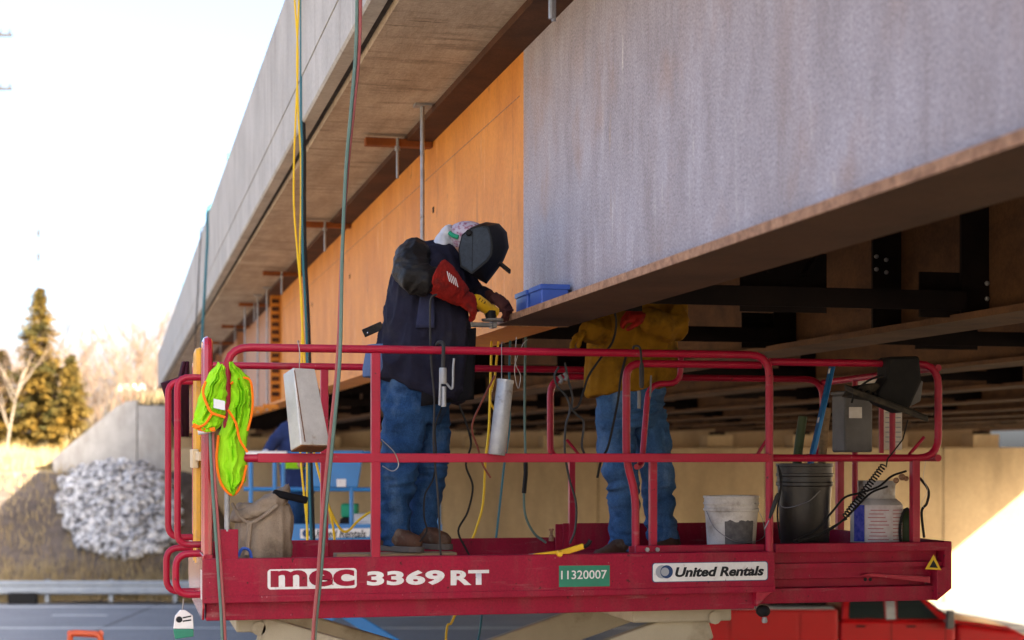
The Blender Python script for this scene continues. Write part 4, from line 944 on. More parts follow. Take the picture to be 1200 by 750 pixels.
MB().tube(smoothline([WY(293, 613, Yg-.16), WY(291, 630, Yg-.16), WY(289, 650, Yg-.16)]), .014, 6).build('rope_tail', 'canvas', bgp, smooth=True)
MB().tube(smoothline([WY(279, 652, Yg-.17), WY(284, 643, Yg-.17), WY(292, 645, Yg-.17), WY(295, 655, Yg-.17)]), .008, 6).build('carabiner', 'blue_plastic', bgp, smooth=True)
# buckets
def bucket(name, label, px, ptop, pbot, Y, r1, r2, m, band):
    top = WY(px, ptop, Y); z1 = top.z; z0 = EYE-.574
    t = thing(name, label, 'bucket', (top.x, Y, z0)); h = z1-z0
    pr = [(r2*.97, 0), (r2, .005)]
    for f_ in (.62, ): pr.append((r2+(r1-r2)*f_, h*f_))
    pr += [(r1*.985, h*.76), (r1*1.035, h*.77), (r1*1.035, h*.80), (r1*1.0, h*.81), (r1*1.0, h*.86), (r1*1.04, h*.87), (r1*1.04, h*.895), (r1*1.005, h*.90), (r1*1.01, h*.965), (r1*1.04, h*.97), (r1*1.04, h), (r1*.97, h), (r1*.95, h*.96), (r2*.93, .03)]
    MB().lathe(pr, (top.x, Y, z0), 36).build('pail', m, t, smooth=True)
    return t, top, z0, h
t, top, z0, h = bucket('bucket', 'dirty white plastic bucket with a dark paint smear on the extension deck', 857, 581, 637, EF+.42, .148, .128, 'bucket_white', 1)
sm = MB()
vs_ = []; cx, cy = top.x, EF+.42
for j in range(7):
    for i in range(13):
        a = math.radians(-125+70*i/12); z = z0+h*(.22+.40*j/6); rr_ = (.128+(.02)*(.22+.40*j/6))+.0035
        e_ = .012*noise.noise(V((i*.7, j*.9, 1)))
        vs_.append((cx+rr_*math.cos(a), cy+rr_*math.sin(a), z+e_*(1 if j in (0, 6) else 0)))
sm.add(vs_, [(j*13+i, j*13+i+1, (j+1)*13+i+1, (j+1)*13+i) for j in range(6) for i in range(12)]).build('paint_smear', 'paint_smear', t, smooth=True)
MB().tube(smoothline([V((cx+.15, cy, z0+h*.8)), V((cx+.175, cy-.02, z0+h*.62)), V((cx+.175, cy-.05, z0+h*.4)), V((cx+.155, cy-.07, z0+h*.34))]), .0025, 6).build('bail', 'wire', t)
MB().tube(smoothline([V((cx-.15, cy, z0+h*.8)), V((cx-.13, cy-.10, z0+h*.5)), V((cx-.03, cy-.16, z0+h*.3)), V((cx+.09, cy-.13, z0+h*.3)), V((cx+.155, cy-.07, z0+h*.34))]), .0022, 6).build('bail', 'wire', t)
t2, top2, z02, h2 = bucket('bucket', 'black plastic bucket holding a blue level and long tools', 943, 543, 637, EF+.40, .152, .13, 'bucket_black', 1)
cx2, cy2 = top2.x, EF+.40
MB().tube(smoothline([V((cx2-.15, cy2, z02+h2*.8)), V((cx2-.16, cy2-.06, z02+h2*.55)), V((cx2-.06, cy2-.165, z02+h2*.6)), V((cx2+.02, cy2-.165, z02+h2*.72))]), .003, 6).build('bail', 'wire', t2)
def longtool(name, label, cat, a, b_, r, m, extra=None):
    P_ = [V(a), V(b_)]; o = thing(name, label, cat, P_[0])
    MB().tube(smoothline([P_[0], P_[0].lerp(P_[1], .5)+V((0, .01, 0)), P_[1]]), r, 10).build('shaft', m, o, smooth=True); return o
lv = thing('spirit_level', 'blue spirit level standing in the black bucket', 'level', (cx2, cy2, z02+.05))
la, lb = WY(946, 560, EF+.38), WY(976, 426, EF+.42)
MB().bar(la, lb, .022, .045, up=(0, 1, 0)).build('level_body', 'blue_metal', lv, bevel=.004)
for f_ in (.06, .5, .93):
    q = la.lerp(lb, f_); MB().bar(q-(lb-la).normalized()*.016, q+(lb-la).normalized()*.016, .026, .024, up=(0, 1, 0)).build('vial', 'decal_white', lv, bevel=.004)
longtool('rubber_hose', 'dark olive rubber hose end standing in the black bucket', 'hose', WY(932, 565, EF+.45), WY(941, 488, EF+.47), .026, 'olive_rubber')
longtool('broom_handle', 'thick wooden handle standing in the black bucket', 'handle', WY(962, 565, EF+.47), WY(969, 478, EF+.5), .024, 'wood')
# marking torch / pen clipped to the post
st = thing('torch_striker', 'grey grease gun shaped torch handle hanging on the right main post', 'torch', WY(907, 605, YF))
MB().lathe([(.007, 0), (.012, .02), (.011, .1), (.006, .14)], WY(912, 578, YF-.01), 10, ax=(WY(901, 610, YF-.01)-WY(912, 578, YF-.01))).build('torch_body', 'cable_grey', st, smooth=True)
MB().tube(smoothline([WY(913, 578, YF-.01), WY(916, 560, YF), WY(912, 545, YF)]), .004, 6).build('torch_lead', 'rubber', st, smooth=True)
MB().tube(smoothline([WY(901, 610, YF-.01), WY(896, 620, YF-.01)]), .003, 6).build('torch_tip', 'galv', st)
# propane cylinder
pr = thing('propane_cylinder', 'white propane cylinder with blue and red labels on the extension deck', 'gas cylinder', (0, 0, 0))
c0 = WY(1027, 637, EF+.30); zb0 = EYE-.575; pr.location = (c0.x, EF+.30, zb0); WL[pr.name] = V((c0.x, EF+.30, zb0)); R0 = .142
htop = WY(1027, 585, EF+.15).z-zb0
MB().lathe([(.10, 0), (.11, .03), (R0*.9, .035), (R0, .07), (R0, htop*.86), (R0*.95, htop*.93), (R0*.75, htop*1.0), (.05, htop*1.04)], (c0.x, EF+.30, zb0), 36).build('tank', 'tank_white', pr, smooth=True)
for a0, a1 in ((200, 340), (20, 160)):
    col = MB(); z1_, z2_ = zb0+htop*.97, zb0+htop*1.04+.085; vs_ = []
    for k in range(11):
        a = math.radians(a0+(a1-a0)*k/10)
        vs_ += [V((c0.x+.10*math.cos(a), EF+.30+.10*math.sin(a), z)) for z in (z1_, z2_)]
    col.add(vs_, [(2*k, 2*k+2, 2*k+3, 2*k+1) for k in range(10)])
    solidify(col.build('collar', 'tank_white', pr, smooth=True), .005)
MB().lathe([(.016, 0), (.016, .05), (.028, .055), (.028, .075)], (c0.x, EF+.30, zb0+htop*1.04), 12).build('valve', 'flange_edge', pr, smooth=True)
def wrap(name, m, a0, a1, f0, f1, lift_=.002):
    b = MB(); vs = []
    for f_ in (f0, f1):
        for i in range(13):
            a = math.radians(a0+(a1-a0)*i/12); vs.append((c0.x+(R0+lift_)*math.cos(a), EF+.30+(R0+lift_)*math.sin(a), zb0+htop*f_))
    b.add(vs, [(i, i+1, 13+i+1, 13+i) for i in range(12)]); return b.build(name, m, pr, smooth=True)
wrap('paper_label', 'label_white', -140, -25, .26, .90); wrap('blue_label', 'label_blue', -172, -142, .30, .90)
for k in range(9):
    wrap('print_line', 'label_red', -134+(k % 3)*3, -88-(k % 4)*4, .33+.06*k, .345+.06*k, .003); wrap('print_line', 'label_red', -78, -34-(k % 3)*5, .33+.06*k, .345+.06*k, .003)
# rusty bottle beside it
tk = thing('small_cylinder', 'small olive gas bottle with a rubber hoop beside the right rail post', 'gas cylinder', WY(1060, 637, EF+.22))
q = WY(1062, 637, EF+.25)
MB().lathe([(.05, 0), (.062, .02), (.062, .20), (.05, .24), (.02, .26)], (q.x, EF+.25, EYE-.56), 20).build('bottle', 'olive_rubber', tk, smooth=True)
MB().tube([V((q.x-.035+.012*math.cos(t_*.314), EF+.17+.0*t_, EYE-.42+.125*math.sin(t_*.314)))+V((.03*math.cos(t_*.314), 0, 0)) for t_ in range(21)], .008, 8).build('rubber_hoop', 'rubber', tk, smooth=True)
# control box and panel on the end rails
cb = thing('document_box', 'grey plastic document box with a paper label on the extension end rail', 'box', WY(1013, 532, EF+.55))
q0, q1 = WY(990, 462, EF+.5), WY(1023, 530, EF+.5)
MB().box(q0.x, q1.x, EF+.5, EF+.68, q1.z, q0.z).build('box_body', 'box_grey', cb, bevel=.012)
MB().box(q0.x-.006, q1.x+.006, EF+.49, EF+.69, q0.z, q0.z+.02).build('box_lid', 'box_grey', cb, bevel=.008)
s0, s1 = WY(995, 477, EF+.498), WY(1010, 490, EF+.498)
MB().box(s0.x, s1.x, EF+.4965, EF+.4998, s1.z, s0.z).build('paper_label', 'paper', cb)
mb2 = thing('notice_sheet', 'white printed notice sheet fixed inside the extension end rail', 'sign', WY(1050, 530, EF+.9))
s0, s1 = WY(1036, 470, EF+.72), WY(1057, 527, EF+.72)
MB().box(s0.x, s1.x, EF+.72, EF+.724, s1.z, s0.z).build('sheet', 'paper', mb2)
for k in range(7):
    z = s1.z+(s0.z-s1.z)*(.15+.1*k); MB().box(s0.x+.008, s1.x-.008, EF+.7185, EF+.7199, z, z+.006).build('print_line', 'decal_grey', mb2)
MB().box(s0.x-.03, s0.x-.004, EF+.715, EF+.728, s1.z-.02, s0.z+.02).build('sheet_edge', 'red_paint', mb2)
sh2 = thing('notice_board', 'pale notice board behind the control panel on the back rail', 'sign', WY(1016, 450, EB-.1))
s0, s1 = WY(1001, 441, EB-.1), WY(1034, 462, EB-.1)
MB().box(s0.x, s1.x, EB-.1, EB-.09, s1.z, s0.z).build('board', 'paper', sh2, bevel=.003)
cpn = thing('lift_controller', 'dusty black platform control panel hanging from the extension rail', 'control panel', WY(1040, 490, EF))
yp = EF-.02
MB().obox(WY(1038, 472, yp), RV*.20-UV*.075, DV*.11+UV*.015, UV*.017).build('panel_tray', 'panel_dusty', cpn, bevel=.008)
MB().prism([WY(1000, 464, yp), WY(1010, 452, yp), WY(1030, 448, yp), WY(1040, 470, yp)], V((0, .16, 0))).build('panel_face', 'panel_dusty', cpn, bevel=.008)
MB().prism([WY(1041, 418, yp-.03), WY(1078, 417, yp-.03), WY(1081, 447, yp-.03), WY(1066, 480, yp-.03), WY(1058, 484, yp-.03), WY(1032, 472, yp-.03), WY(1028, 462, yp-.03), WY(1040, 443, yp-.03)], V((0, .14, 0))).build('panel_cover', 'rubber', cpn, bevel=.015)
MB().prism([WY(1074, 443, yp+.02), WY(1082, 447, yp+.02), WY(1079, 470, yp+.02), WY(1066, 477, yp+.02)], V((0, .08, 0))).build('panel_side', 'box_grey', cpn, bevel=.004)
MB().tube(smoothline([WY(998, 472, yp), WY(1003, 458, yp-.02), WY(1018, 446, yp-.03), WY(1036, 439, yp-.03)]), .006, 6).build('panel_guard', 'rubber', cpn, smooth=True)
for k in range(4): MB().lathe([(.011, 0), (.011, .02), (.006, .024)], WY(1008+k*8, 459+k*1.5, yp-.001), 8, ax=(0, -1, .3)).build('switch', 'rubber', cpn, smooth=True)
# yellow clamp lying on the toe board
yc2 = YF+.03
cm = thing('locking_clamp', 'yellow C-clamp tool lying along the front toe board', 'clamp', WY(655, 655, yc2))
MB().bar(WY(624, 652, yc2), WY(655, 648, yc2), .024, .026).build('clamp_handle', 'grinder_yellow', cm, bevel=.005)
MB().bar(WY(655, 649, yc2), WY(684, 640, yc2), .022, .03).build('clamp_handle', 'grinder_yellow', cm, bevel=.006)
MB().tube(smoothline([WY(682, 642, yc2), WY(689, 638, yc2), WY(692, 633, yc2)]), .011, 8).build('clamp_jaw', 'rubber', cm, smooth=True)
MB().lathe([(.015, 0), (.015, .03)], WY(620, 652.5, yc2), 10, ax=(1, 0, .1)).build('clamp_cap', 'galv', cm, smooth=True)
MB().lathe([(.012, 0), (.018, .01), (.012, .03)], WY(655, 649, yc2-.015), 10, ax=(0, -1, 0)).build('clamp_pivot', 'grinder_yellow', cm)
fit = thing('hose_fitting', 'brass hose fitting standing on the rear toe board', 'fitting', WY(647, 628, EB))
MB().lathe([(.016, 0), (.016, .03), (.009, .035), (.009, .06), (.016, .065), (.016, .075)], WY(646, 634, EB-.05), 8).build('fitting_body', 'flange_edge', fit)
# blue boxes on the flange
for nm, x0, x1, y0, lab in (('a', 2.03, 2.17, 8.33, 'blue plastic parts box on the flange nearest the orange web'), ('b', 2.03, 2.17, 8.02, 'blue plastic parts box on the flange, right one of the pair')):
    o = thing('parts_box', lab, 'box', (2.1, y0+.1, ZFT+.002), group='blue boxes on the flange')
    b = MB().box(x0, x1, y0, y0+.24, ZFT+.002, ZFT+.10); b.build('box_body', 'blue_plastic', o, bevel=.006)
    MB().box(x0-.006, x1+.006, y0-.006, y0+.246, ZFT+.082, ZFT+.108).build('box_rim', 'blue_plastic', o, bevel=.003)
# rental tag under the step handle
tg = thing('rental_tag', 'white and green bottle shaped tag hanging below the step handle', 'tag', WY(216, 750, YF+.35))
yt = YF+.35
MB().prism([WY(px, py, yt) for px, py in ((203, 737), (205, 722), (211, 715), (217, 715), (226, 721), (227, 737))], V((0, .02, 0))).build('tag_body', 'decal_white', tg, bevel=.004)
MB().prism([WY(px, py, yt) for px, py in ((203, 737.3), (227, 737.3), (227, 746), (205, 749))], V((0, .02, 0))).build('tag_base', 'decal_green', tg, bevel=.004)
MB().tube([WY(214, 715, yt+.01), WY(215, 702, yt+.01)], .003, 6).build('tag_string', 'wire', tg)
MB().lathe([(.016, 0), (.016, .001)], WY(210, 726, yt-.0005), 14, ax=(0, -1, 0)).build('tag_logo', 'decal_black', tg)
for k in range(2): MB().bar(WY(214, 724+k*4, yt-.001), WY(224, 722+k*4.5, yt-.001), .001, .007).build('tag_print', 'decal_black', tg)
# ================================================================== HOSES AND CABLES
def hang(px_list, d): return [W(px, py, d) for px, py in px_list]
def over_parapet(px0, d):
    """start on the deck side of the parapet, over the top and down its face"""
    p = W(px0, 0, d); y = p.y
    return [V((1.62, y, EYE+2.95)), V((1.52, y, EYE+3.45)), V((1.35, y, EYE+3.56)), V((1.20, y, EYE+3.52))]
dh = 7.80
path = [(424, -330), (422, -60), (419, 50), (413, 125), (407, 200), (401, 300), (396, 420), (388, 520), (380, 600), (373, 680), (367, 750), (362, 900), (350, 1300)]
for off, m, lab in ((-1.7, 'hose_red', 'red welding gas hose hanging in front of the lift from the parapet'), (2.3, 'hose_green', 'green welding gas hose hanging in front of the lift, twin of the red one')):
    P0 = [V((1.65, W(424, 0, dh).y, EYE+3.0)), V((1.5, W(424, 0, dh).y, EYE+3.57))]
    cable('gas_hose', P0+[W(a+off*math.cos((b_-560)*.0056)+.8*math.sin(b_*.02), b_, dh+.006*off*math.sin((b_-560)*.0056)) for a, b_ in path], .0085, m, lab, 'hose', group='hoses over the parapet')
dc = 11.7
for off, m, lab, r, wob in ((-4, 'cable_yellow', 'yellow cable hanging from the parapet behind the lift, leftmost', .007, 3), (0, 'cable_yellow', 'second yellow cable hanging from the parapet beside the teal one', .007, -2),
                            (3, 'cable_teal', 'teal cable hanging from the parapet behind the tin box', .010, 0), (6.3, 'rubber', 'black cable hanging from the parapet right of the teal one', .009, 0)):
    pts = [(350, -160), (350, -40), (350, 60), (350, 130), (351, 180), (351, 240), (352, 300), (355, 360), (357, 420), (358, 520), (362, 640), (364, 760), (366, 1200)]
    cable('hanging_cable', over_parapet(351+off, dc)+[W(a+off+wob*math.sin(b_*.022), b_, dc) for a, b_ in pts], r, m, lab, group='cables over the parapet')
for px, m, lab, r in ((244, 'cable_teal', 'dark teal cable over the parapet far behind the entry rails', .020), (236, 'cable_grey', 'thin grey cable over the parapet farthest from the lift', .010)):
    d_ = FPX*1.2/(CT*(px-143))
    cable('hanging_cable', over_parapet(px, d_)+[W(px-1, 280, d_), W(px-4, 340, d_), W(px-7, 400, d_), W(px-8, 520, d_), W(px-8, 700, d_)], r, m, lab, group='cables over the parapet')
for off, m, lab in ((-1.5, 'hose_green', 'green hose running down past the vest at the left corner'), (1.8, 'hose_red', 'red hose running down beside the green one at the left corner')):
    cable('gas_hose', [WY(a+off, b_, YF-.06) for a, b_ in ((252, 470), (248, 505), (250, 560), (254, 620), (258, 680), (262, 750), (266, 900), (270, 1300))], .0075, m, lab, 'hose', group='hoses over the parapet')
def cab(name, pts, Y, r, m, lab, cat='cable'): return cable(name, [WY(a, b_, Y) for a, b_ in pts], r, m, lab, cat)
cab('power_cord', [(512, 345), (505, 350), (504, 375), (505, 420), (509, 470), (508, 520), (513, 580), (516, 640), (517, 656)], YF+.06, .0055, 'cable_grey', 'grey power cord from the grinder down past the welder\'s jeans')
cab('power_cord', [(520, 455), (518, 475), (510, 500), (511, 530), (508, 560), (498, 580), (497, 605), (500, 622), (492, 635)], YF+.2, .0045, 'rubber', 'thin black lead looping over the welder\'s shins')
cab('welding_lead', [(538, 474), (546, 495), (552, 520), (546, 545), (554, 570), (548, 600), (537, 622), (546, 643), (553, 656)], YF+.35, .0055, 'rubber', 'black lead hanging right of the welder\'s jacket')
cab('welding_lead', [(580, 440), (565, 470), (553, 500), (560, 525), (566, 545), (575, 560)], YF+.5, .0055, 'cable_brown', 'brown red lead bowing left of the hanging tube')
cab('extension_cord', [(576, 400), (575, 440), (573, 500), (569, 540), (566, 590), (558, 620), (552, 640), (548, 690), (530, 728), (522, 760), (518, 1000)], YB+.12, .0075, 'cable_yellow', 'yellow extension cord behind the hanging tube')
cab('extension_cord', [(584, 400), (580, 440), (574, 465), (578, 478), (584, 486), (582, 520)], YB+.15, .0070, 'cable_yellow', 'short yellow cord loop touching the hanging tube')
cab('extension_cord', [(368, 530), (373, 552), (380, 578), (388, 600), (399, 620), (408, 622), (420, 610), (436, 600), (452, 606)], YB+.3, .0075, 'cable_yellow', 'yellow cord dipping in a loop before the blue lift banner')
cab('extension_cord', [(384, 590), (388, 605), (391, 622), (393, 645)], YB+.32, .0075, 'cable_yellow', 'yellow cord end dropping behind the left toe board')
cab('gas_hose', [(598, 395), (597, 440), (597, 500), (591, 545), (586, 590), (580, 640), (570, 690), (563, 735), (558, 800), (556, 1100)], YB+.14, .0075, 'cable_teal', 'teal hose passing down behind the platform', 'hose')
cab('gas_hose', [(616, 395), (615, 450), (615, 500), (616, 545), (614, 580), (616, 605), (626, 625), (640, 636)], YB-.25, .0075, 'hose_green', 'grey green hose right of the tube with a loop on the deck', 'hose')
cab('hose_coupling', [(616, 542), (616, 556), (614, 578)], YB-.25, .014, 'rubber', 'black coupling sleeve on the grey green hose', 'coupling')
cab('welding_lead', [(655, 430), (650, 440), (653, 452), (664, 465), (668, 480), (663, 500), (662, 530), (667, 560), (675, 590), (674, 620), (668, 637)], YF+.12, .006, 'cable_grey', 'grey lead tangle dropping beside the back extension loop')
cab('welding_lead', [(662, 425), (666, 445), (671, 465), (670, 478), (676, 486), (684, 495), (682, 520), (684, 530), (690, 540)], YF+.1, .006, 'cable_grey', 'grey lead knotted left of the mustard worker')
cab('welding_lead', [(715, 350), (722, 375), (718, 400), (705, 418), (690, 440), (684, 458), (678, 475), (671, 480)], YF+.08, .006, 'rubber', 'black lead from the mustard jacket to the knot on the rail')
cab('welding_lead', [(735, 412), (728, 440), (724, 470), (718, 500), (712, 525), (705, 538), (700, 560)], YF+.06, .0065, 'rubber', 'black lead crossing in front of the mustard worker\'s jeans')
for px, py in ((655, 440), (661, 437)): cab('lead_clip', [(px, py), (px+3, py+5), (px+1, py+9)], YF+.1, .010, 'box_grey', 'small lead clip on the rail, %s one' % ('left' if px < 658 else 'right'), 'clip')
cab('wire_loop', [(605, 395), (604, 425), (610, 440), (607, 455), (603, 430), (612, 405), (618, 398)], YF+.03, .002, 'wire', 'thin wire loops twisted on the front rail', 'wire')
cab('wire_hook', [(447, 515), (462, 530), (467, 545), (460, 552), (448, 546)], YF-.01, .0028, 'wire', 'bent wire hook beside the left front post', 'wire')
cab('wire_whisker', [(1085, 540), (1082, 560), (1087, 575), (1080, 590), (1083, 595)], EF-.02, .0015, 'wire', 'thin loose wire at the right end of the extension', 'wire')
# helical control cord
b = MB(); A_, B_ = WY(1036, 545, EF-.03), WY(990, 606, EF-.03); ax_ = (B_-A_); L_ = ax_.length; ax_.normalize()
n1 = ax_.cross(V((0, 1, 0))).normalized(); n2 = ax_.cross(n1); turns = 21
hel_ = [A_+ax_*L_*k/(turns*9)+(n1*math.cos(k*2*math.pi/9)+n2*math.sin(k*2*math.pi/9))*.016 for k in range(turns*9+1)]
hel_ = [WY(1064, 492, EF-.03), WY(1058, 515, EF-.03), WY(1048, 528, EF-.03), WY(1040, 538, EF-.03)]+hel_+[WY(985, 612, EF-.03), WY(960, 626, EF-.02), WY(935, 634, EF-.0)]
o = MB().tube(hel_, .0042, 5).build('coiled_cord', 'rubber', smooth=True, org=base_of(hel_)); tag(o, 'black coiled control cord stretched from the control panel to the deck', 'cord')
cab('control_cable', [(930, 634), (955, 622), (975, 600), (990, 583), (1010, 577), (1030, 570), (1045, 558), (1062, 552)], EF+.02, .006, 'rubber', 'thick black cable arching over the propane cylinder')
cab('control_cable', [(935, 636), (962, 627), (985, 612), (1002, 596), (1020, 578), (1040, 570)], EF+.05, .006, 'rubber', 'black cable lying just under the arched one')
cab('control_cable', [(912, 545), (915, 570), (911, 600), (914, 632)], EF+.2, .005, 'rubber', 'black cable down the side of the black bucket')
cab('control_cable', [(1078, 560), (1088, 575), (1086, 590), (1080, 600), (1083, 630)], EF+.03, .007, 'rubber', 'black hose end sticking out at the right rail post')
for k, (px, py) in enumerate(((1047, 563), (1056, 560), (1061, 557))):
    pass
rg_ = thing('gas_regulator', 'small brass gas regulator above the propane cylinder', 'regulator', WY(1055, 565, EF+.1))
for px, py, r in ((1050, 563, .016), (1057, 559, .019), (1062, 561, .014)): MB().ball(WY(px, py, EF+.1), r, 10, 8).build('knob', 'flange_edge', rg_, smooth=True)
# ================================================================== BLUE LIFT BEHIND
DB = 18.0
def B(px, py, o=0): return W(px, py, DB+o)
bl = thing('scissor_lift', 'blue scissor lift with a white rental banner in the background', 'scissor lift', W(400, 533, DB+.6)-V((0, 0, EYE)))
def bbar(name, a, b_, r=.022, m='lift_blue'): return MB().tube([a, b_], r, 8).build(name, m, bl, smooth=True)
for o in (0, 1.1):
    bbar('guard_rail', B(288, 531, o), B(515, 531, o)); bbar('mid_rail', B(286, 573, o), B(515, 574, o))
    for px in (294, 322, 332, 412, 470, 514): bbar('post', B(px, 531, o), B(px, 640, o), .024)
    MB().obox(B(427, 626, o), RV*.84, DV*.012, UV*.11).build('toe_panel', 'lift_blue', bl)
for px in (288, 515): bbar('end_rail', B(px, 531, 0), B(px, 531, 1.1)); bbar('end_rail', B(px, 573, 0), B(px, 573, 1.1))
MB().obox(B(400, 636, .55), RV*1.08, DV*.55, UV*.02).build('deck', 'lift_blue', bl)
MB().prism([B(358, 571, -.03), B(419, 571, -.03), B(426, 528, -.03), B(358, 528, -.03)], DV*.1).build('side_panel', 'lift_blue', bl, bevel=.01)
MB().obox(B(400, 566, -.035), RV*.05, DV*.003, UV*.042).build('sticker', 'decal_white', bl)
MB().obox(B(312, 532, -.03), RV*.23, DV*.05, UV*.03).build('tool_tray', 'decal_white', bl, bevel=.01)
bn = MB().prism([V((0, 0, 0))+B(px, py, -.02) for px, py in ((352, 631), (433, 629), (434, 619), (352, 620))], -DV*.004).build('banner', 'decal_white', bl)
text_mesh('United Rentals', 'lettering', 'decal_black', bn, B(366, 630, -.026), RV, UV, .085, .58, bold=.02, shear=.2, lift=.0015)
MB().lathe([(.045, 0), (.045, .002)], B(359, 625, -.0245), 16, ax=-DV).build('emblem', 'decal_blue', bn)
za, zc = B(0, 645).z-.1, .9; nl = 2; hh_ = (za-zc)/nl
for k in range(nl):
    for s in (1, -1):
        x0 = W(400, 0, DB+.5); a = cw(-2.9 if s > 0 else -.95, DB+.5+s*.04, za-k*hh_); e = cw(-.95 if s > 0 else -2.9, DB+.5+s*.04, za-(k+1)*hh_)
        MB().bar(a, e, .06, .13).build('scissor_arm', 'lift_blue', bl, bevel=.01)
MB().obox(cw(-1.9, DB+.55, .6), RV*1.1, DV*.5, UV*.28).build('chassis', 'lift_blue', bl, bevel=.03)
for r_ in (-2.6, -1.2):
    for o in (.05, 1.05): MB().lathe([(.1, -.09), (.3, -.09), (.34, -.05), (.34, .05), (.3, .09), (.1, .09)], cw(r_, DB+o, .34), 20, ax=DV).build('wheel', 'tyre', bl, smooth=True)
gnr = thing('generator', 'dark green generator on the blue lift deck', 'generator', B(410, 625, .4))
MB().obox(B(410, 598, .4), RV*.09, DV*.12, UV*.075).build('engine', 'green_strap', gnr, bevel=.02)
MB().obox(B(410, 612, .4), RV*.1, DV*.14, UV*.05).build('frame', 'rubber', gnr, bevel=.02)
tbx = thing('tool_box', 'pale plastic tool box at the right of the blue lift deck', 'box', B(428, 622, .3))
MB().obox(B(428, 611, .3), RV*.12, DV*.12, UV*.07).build('box_body', 'reflective', tbx, bevel=.015)
MB().obox(B(428, 603, .3), RV*.13, DV*.13, UV*.012).build('box_lid', 'reflective', tbx, bevel=.008)
# worker on the blue lift
bp = thing('person', 'worker in navy top with lime safety stripes on the blue lift', 'person', B(352, 632, .5))
def Bp(px, py, o=.45): return W(px, py, DB+o)
b = MB(); limb(b, [(Bp(350, 560), .14), (Bp(346, 525), .16), (Bp(345, 505), .15), (Bp(346, 488), .06), (Bp(348, 480), .07)]); b.ball(Bp(349, 471), .105, 14, 10, (.95, .9, 1.15))
for px, o in ((346, .4), (357, .5)): limb(b, [(Bp(px, 562, o), .085), (Bp(px+1, 596, o), .065), (Bp(px, 625, o), .05)])
limb(b, [(Bp(336, 502, .4), .065), (Bp(321, 517, .3), .05), (Bp(312, 530, .1), .04)]); limb(b, [(Bp(356, 502, .5), .065), (Bp(362, 525, .4), .05), (Bp(352, 545, .2), .04)])
remesh(b.build('body', 'skin', bp), .02, 3)
b = MB(); b.rings([ell(Bp(px, py), RV*a, DV*c, 20) for px, py, a, c in ((350, 574, .19, .16), (349, 555, .2, .17), (346, 525, .21, .18), (345, 503, .2, .16), (346, 493, .09, .09))])
limb(b, [(Bp(336, 503, .4), .085), (Bp(322, 517, .3), .072), (Bp(314, 528, .14), .06)]); limb(b, [(Bp(356, 503, .5), .085), (Bp(363, 525, .4), .07), (Bp(355, 542, .25), .06)])
remesh(b.build('jacket', 'blue_plastic', bp), .018, 2, .01, V((9, 9, 9)), 2)
bp.children[-1].data.materials[0] = MATS['navy_work'] if 'navy_work' in MATS else MATS['denim']
b = MB(); b.rings([ell(Bp(px, py), RV*a, DV*c, 20) for px, py, a, c in ((350, 549, .212, .185), (349, 541, .215, .19))]); b.build('safety_vest', 'vest', bp, smooth=True)
b = MB(); b.rings([ell(Bp(px, py), RV*a, DV*c, 20) for px, py, a, c in ((349, 536, .226, .2), (348.5, 529, .229, .2))]); b.build('vest_stripe', 'vest_orange', bp, smooth=True)
b = MB()
for px, o in ((346, .4), (357, .5)): limb(b, [(Bp(px, 568, o), .11), (Bp(px+1, 596, o), .09), (Bp(px, 622, o), .08)])
remesh(b.build('jeans', 'denim', bp), .018, 2, .012, V((9, 9, 15)), 3)
MB().ball(Bp(349, 466), .125, 16, 10, (1, 1, .95)).build('hard_hat', 'decal_white', bp, smooth=True)
MB().ball(Bp(311, 531, .08), .045, 10, 8).build('glove', 'grey_fleece', bp, smooth=True)
# ================================================================== ORANGE LIFT AT THE LOWER LEFT
DO = 16.5
ol = thing('boom_lift', 'orange basket of a low boom lift peeking in at the lower left', 'boom lift', cw(-4.2, DO+.5, 0))
def O(px, py, o=0): return W(px, py, DO+o)
for o in (0, .7):
    MB().tube(rounded([O(83, 840, o), O(82, 741+o*2, o), O(118, 743+o*2, o), O(119, 840, o)], .06), .03, 8).build('basket_rail', 'orange_paint', ol, smooth=True)
    MB().tube([O(83, 790, o), O(119, 790, o)], .022, 8).build('mid_rail', 'orange_paint', ol, smooth=True)
for px in (82, 118): MB().tube([O(px, 742, 0), O(px, 743.5, .7)], .03, 8).build('basket_rail', 'orange_paint', ol, smooth=True)
MB().obox(O(101, 842, .35), RV*.25, DV*.42, UV*.05).build('basket_floor', 'orange_paint', ol, bevel=.01)
MB().bar(O(100, 850, .5), cw(-4.6, DO+2.4, .9), .16, .2).build('boom', 'orange_paint', ol, bevel=.02)
MB().obox(cw(-4.6, DO+2.6, .6), RV*.7, DV*1.0, UV*.35).build('chassis', 'orange_paint', ol, bevel=.05)
for r_ in (-5.25, -3.95):
    for o in (1.9, 3.3): MB().lathe([(.12, -.11), (.35, -.11), (.4, -.06), (.4, .06), (.35, .11), (.12, .11)], cw(r_, DO+o, .4), 20, ax=RV).build('wheel', 'tyre', ol, smooth=True)
# ================================================================== RED SERVICE TRUCK
DT = 30.5
tr = thing('pickup_truck', 'red service truck with tool boxes parked at the lower right', 'truck', cw((1000-600)/FPX*DT, DT, 0))
def T(px, z, o=0):
    return cw((px-600)/FPX*DT, DT+o, z)
wid = 1.95
def tprism(name, prof, o0, w_, m, bevel=.03, par=None): return MB().prism([T(px, z, o0) for px, z in prof], DV*w_).build(name, m, par or tr, bevel=bevel, seg=3)
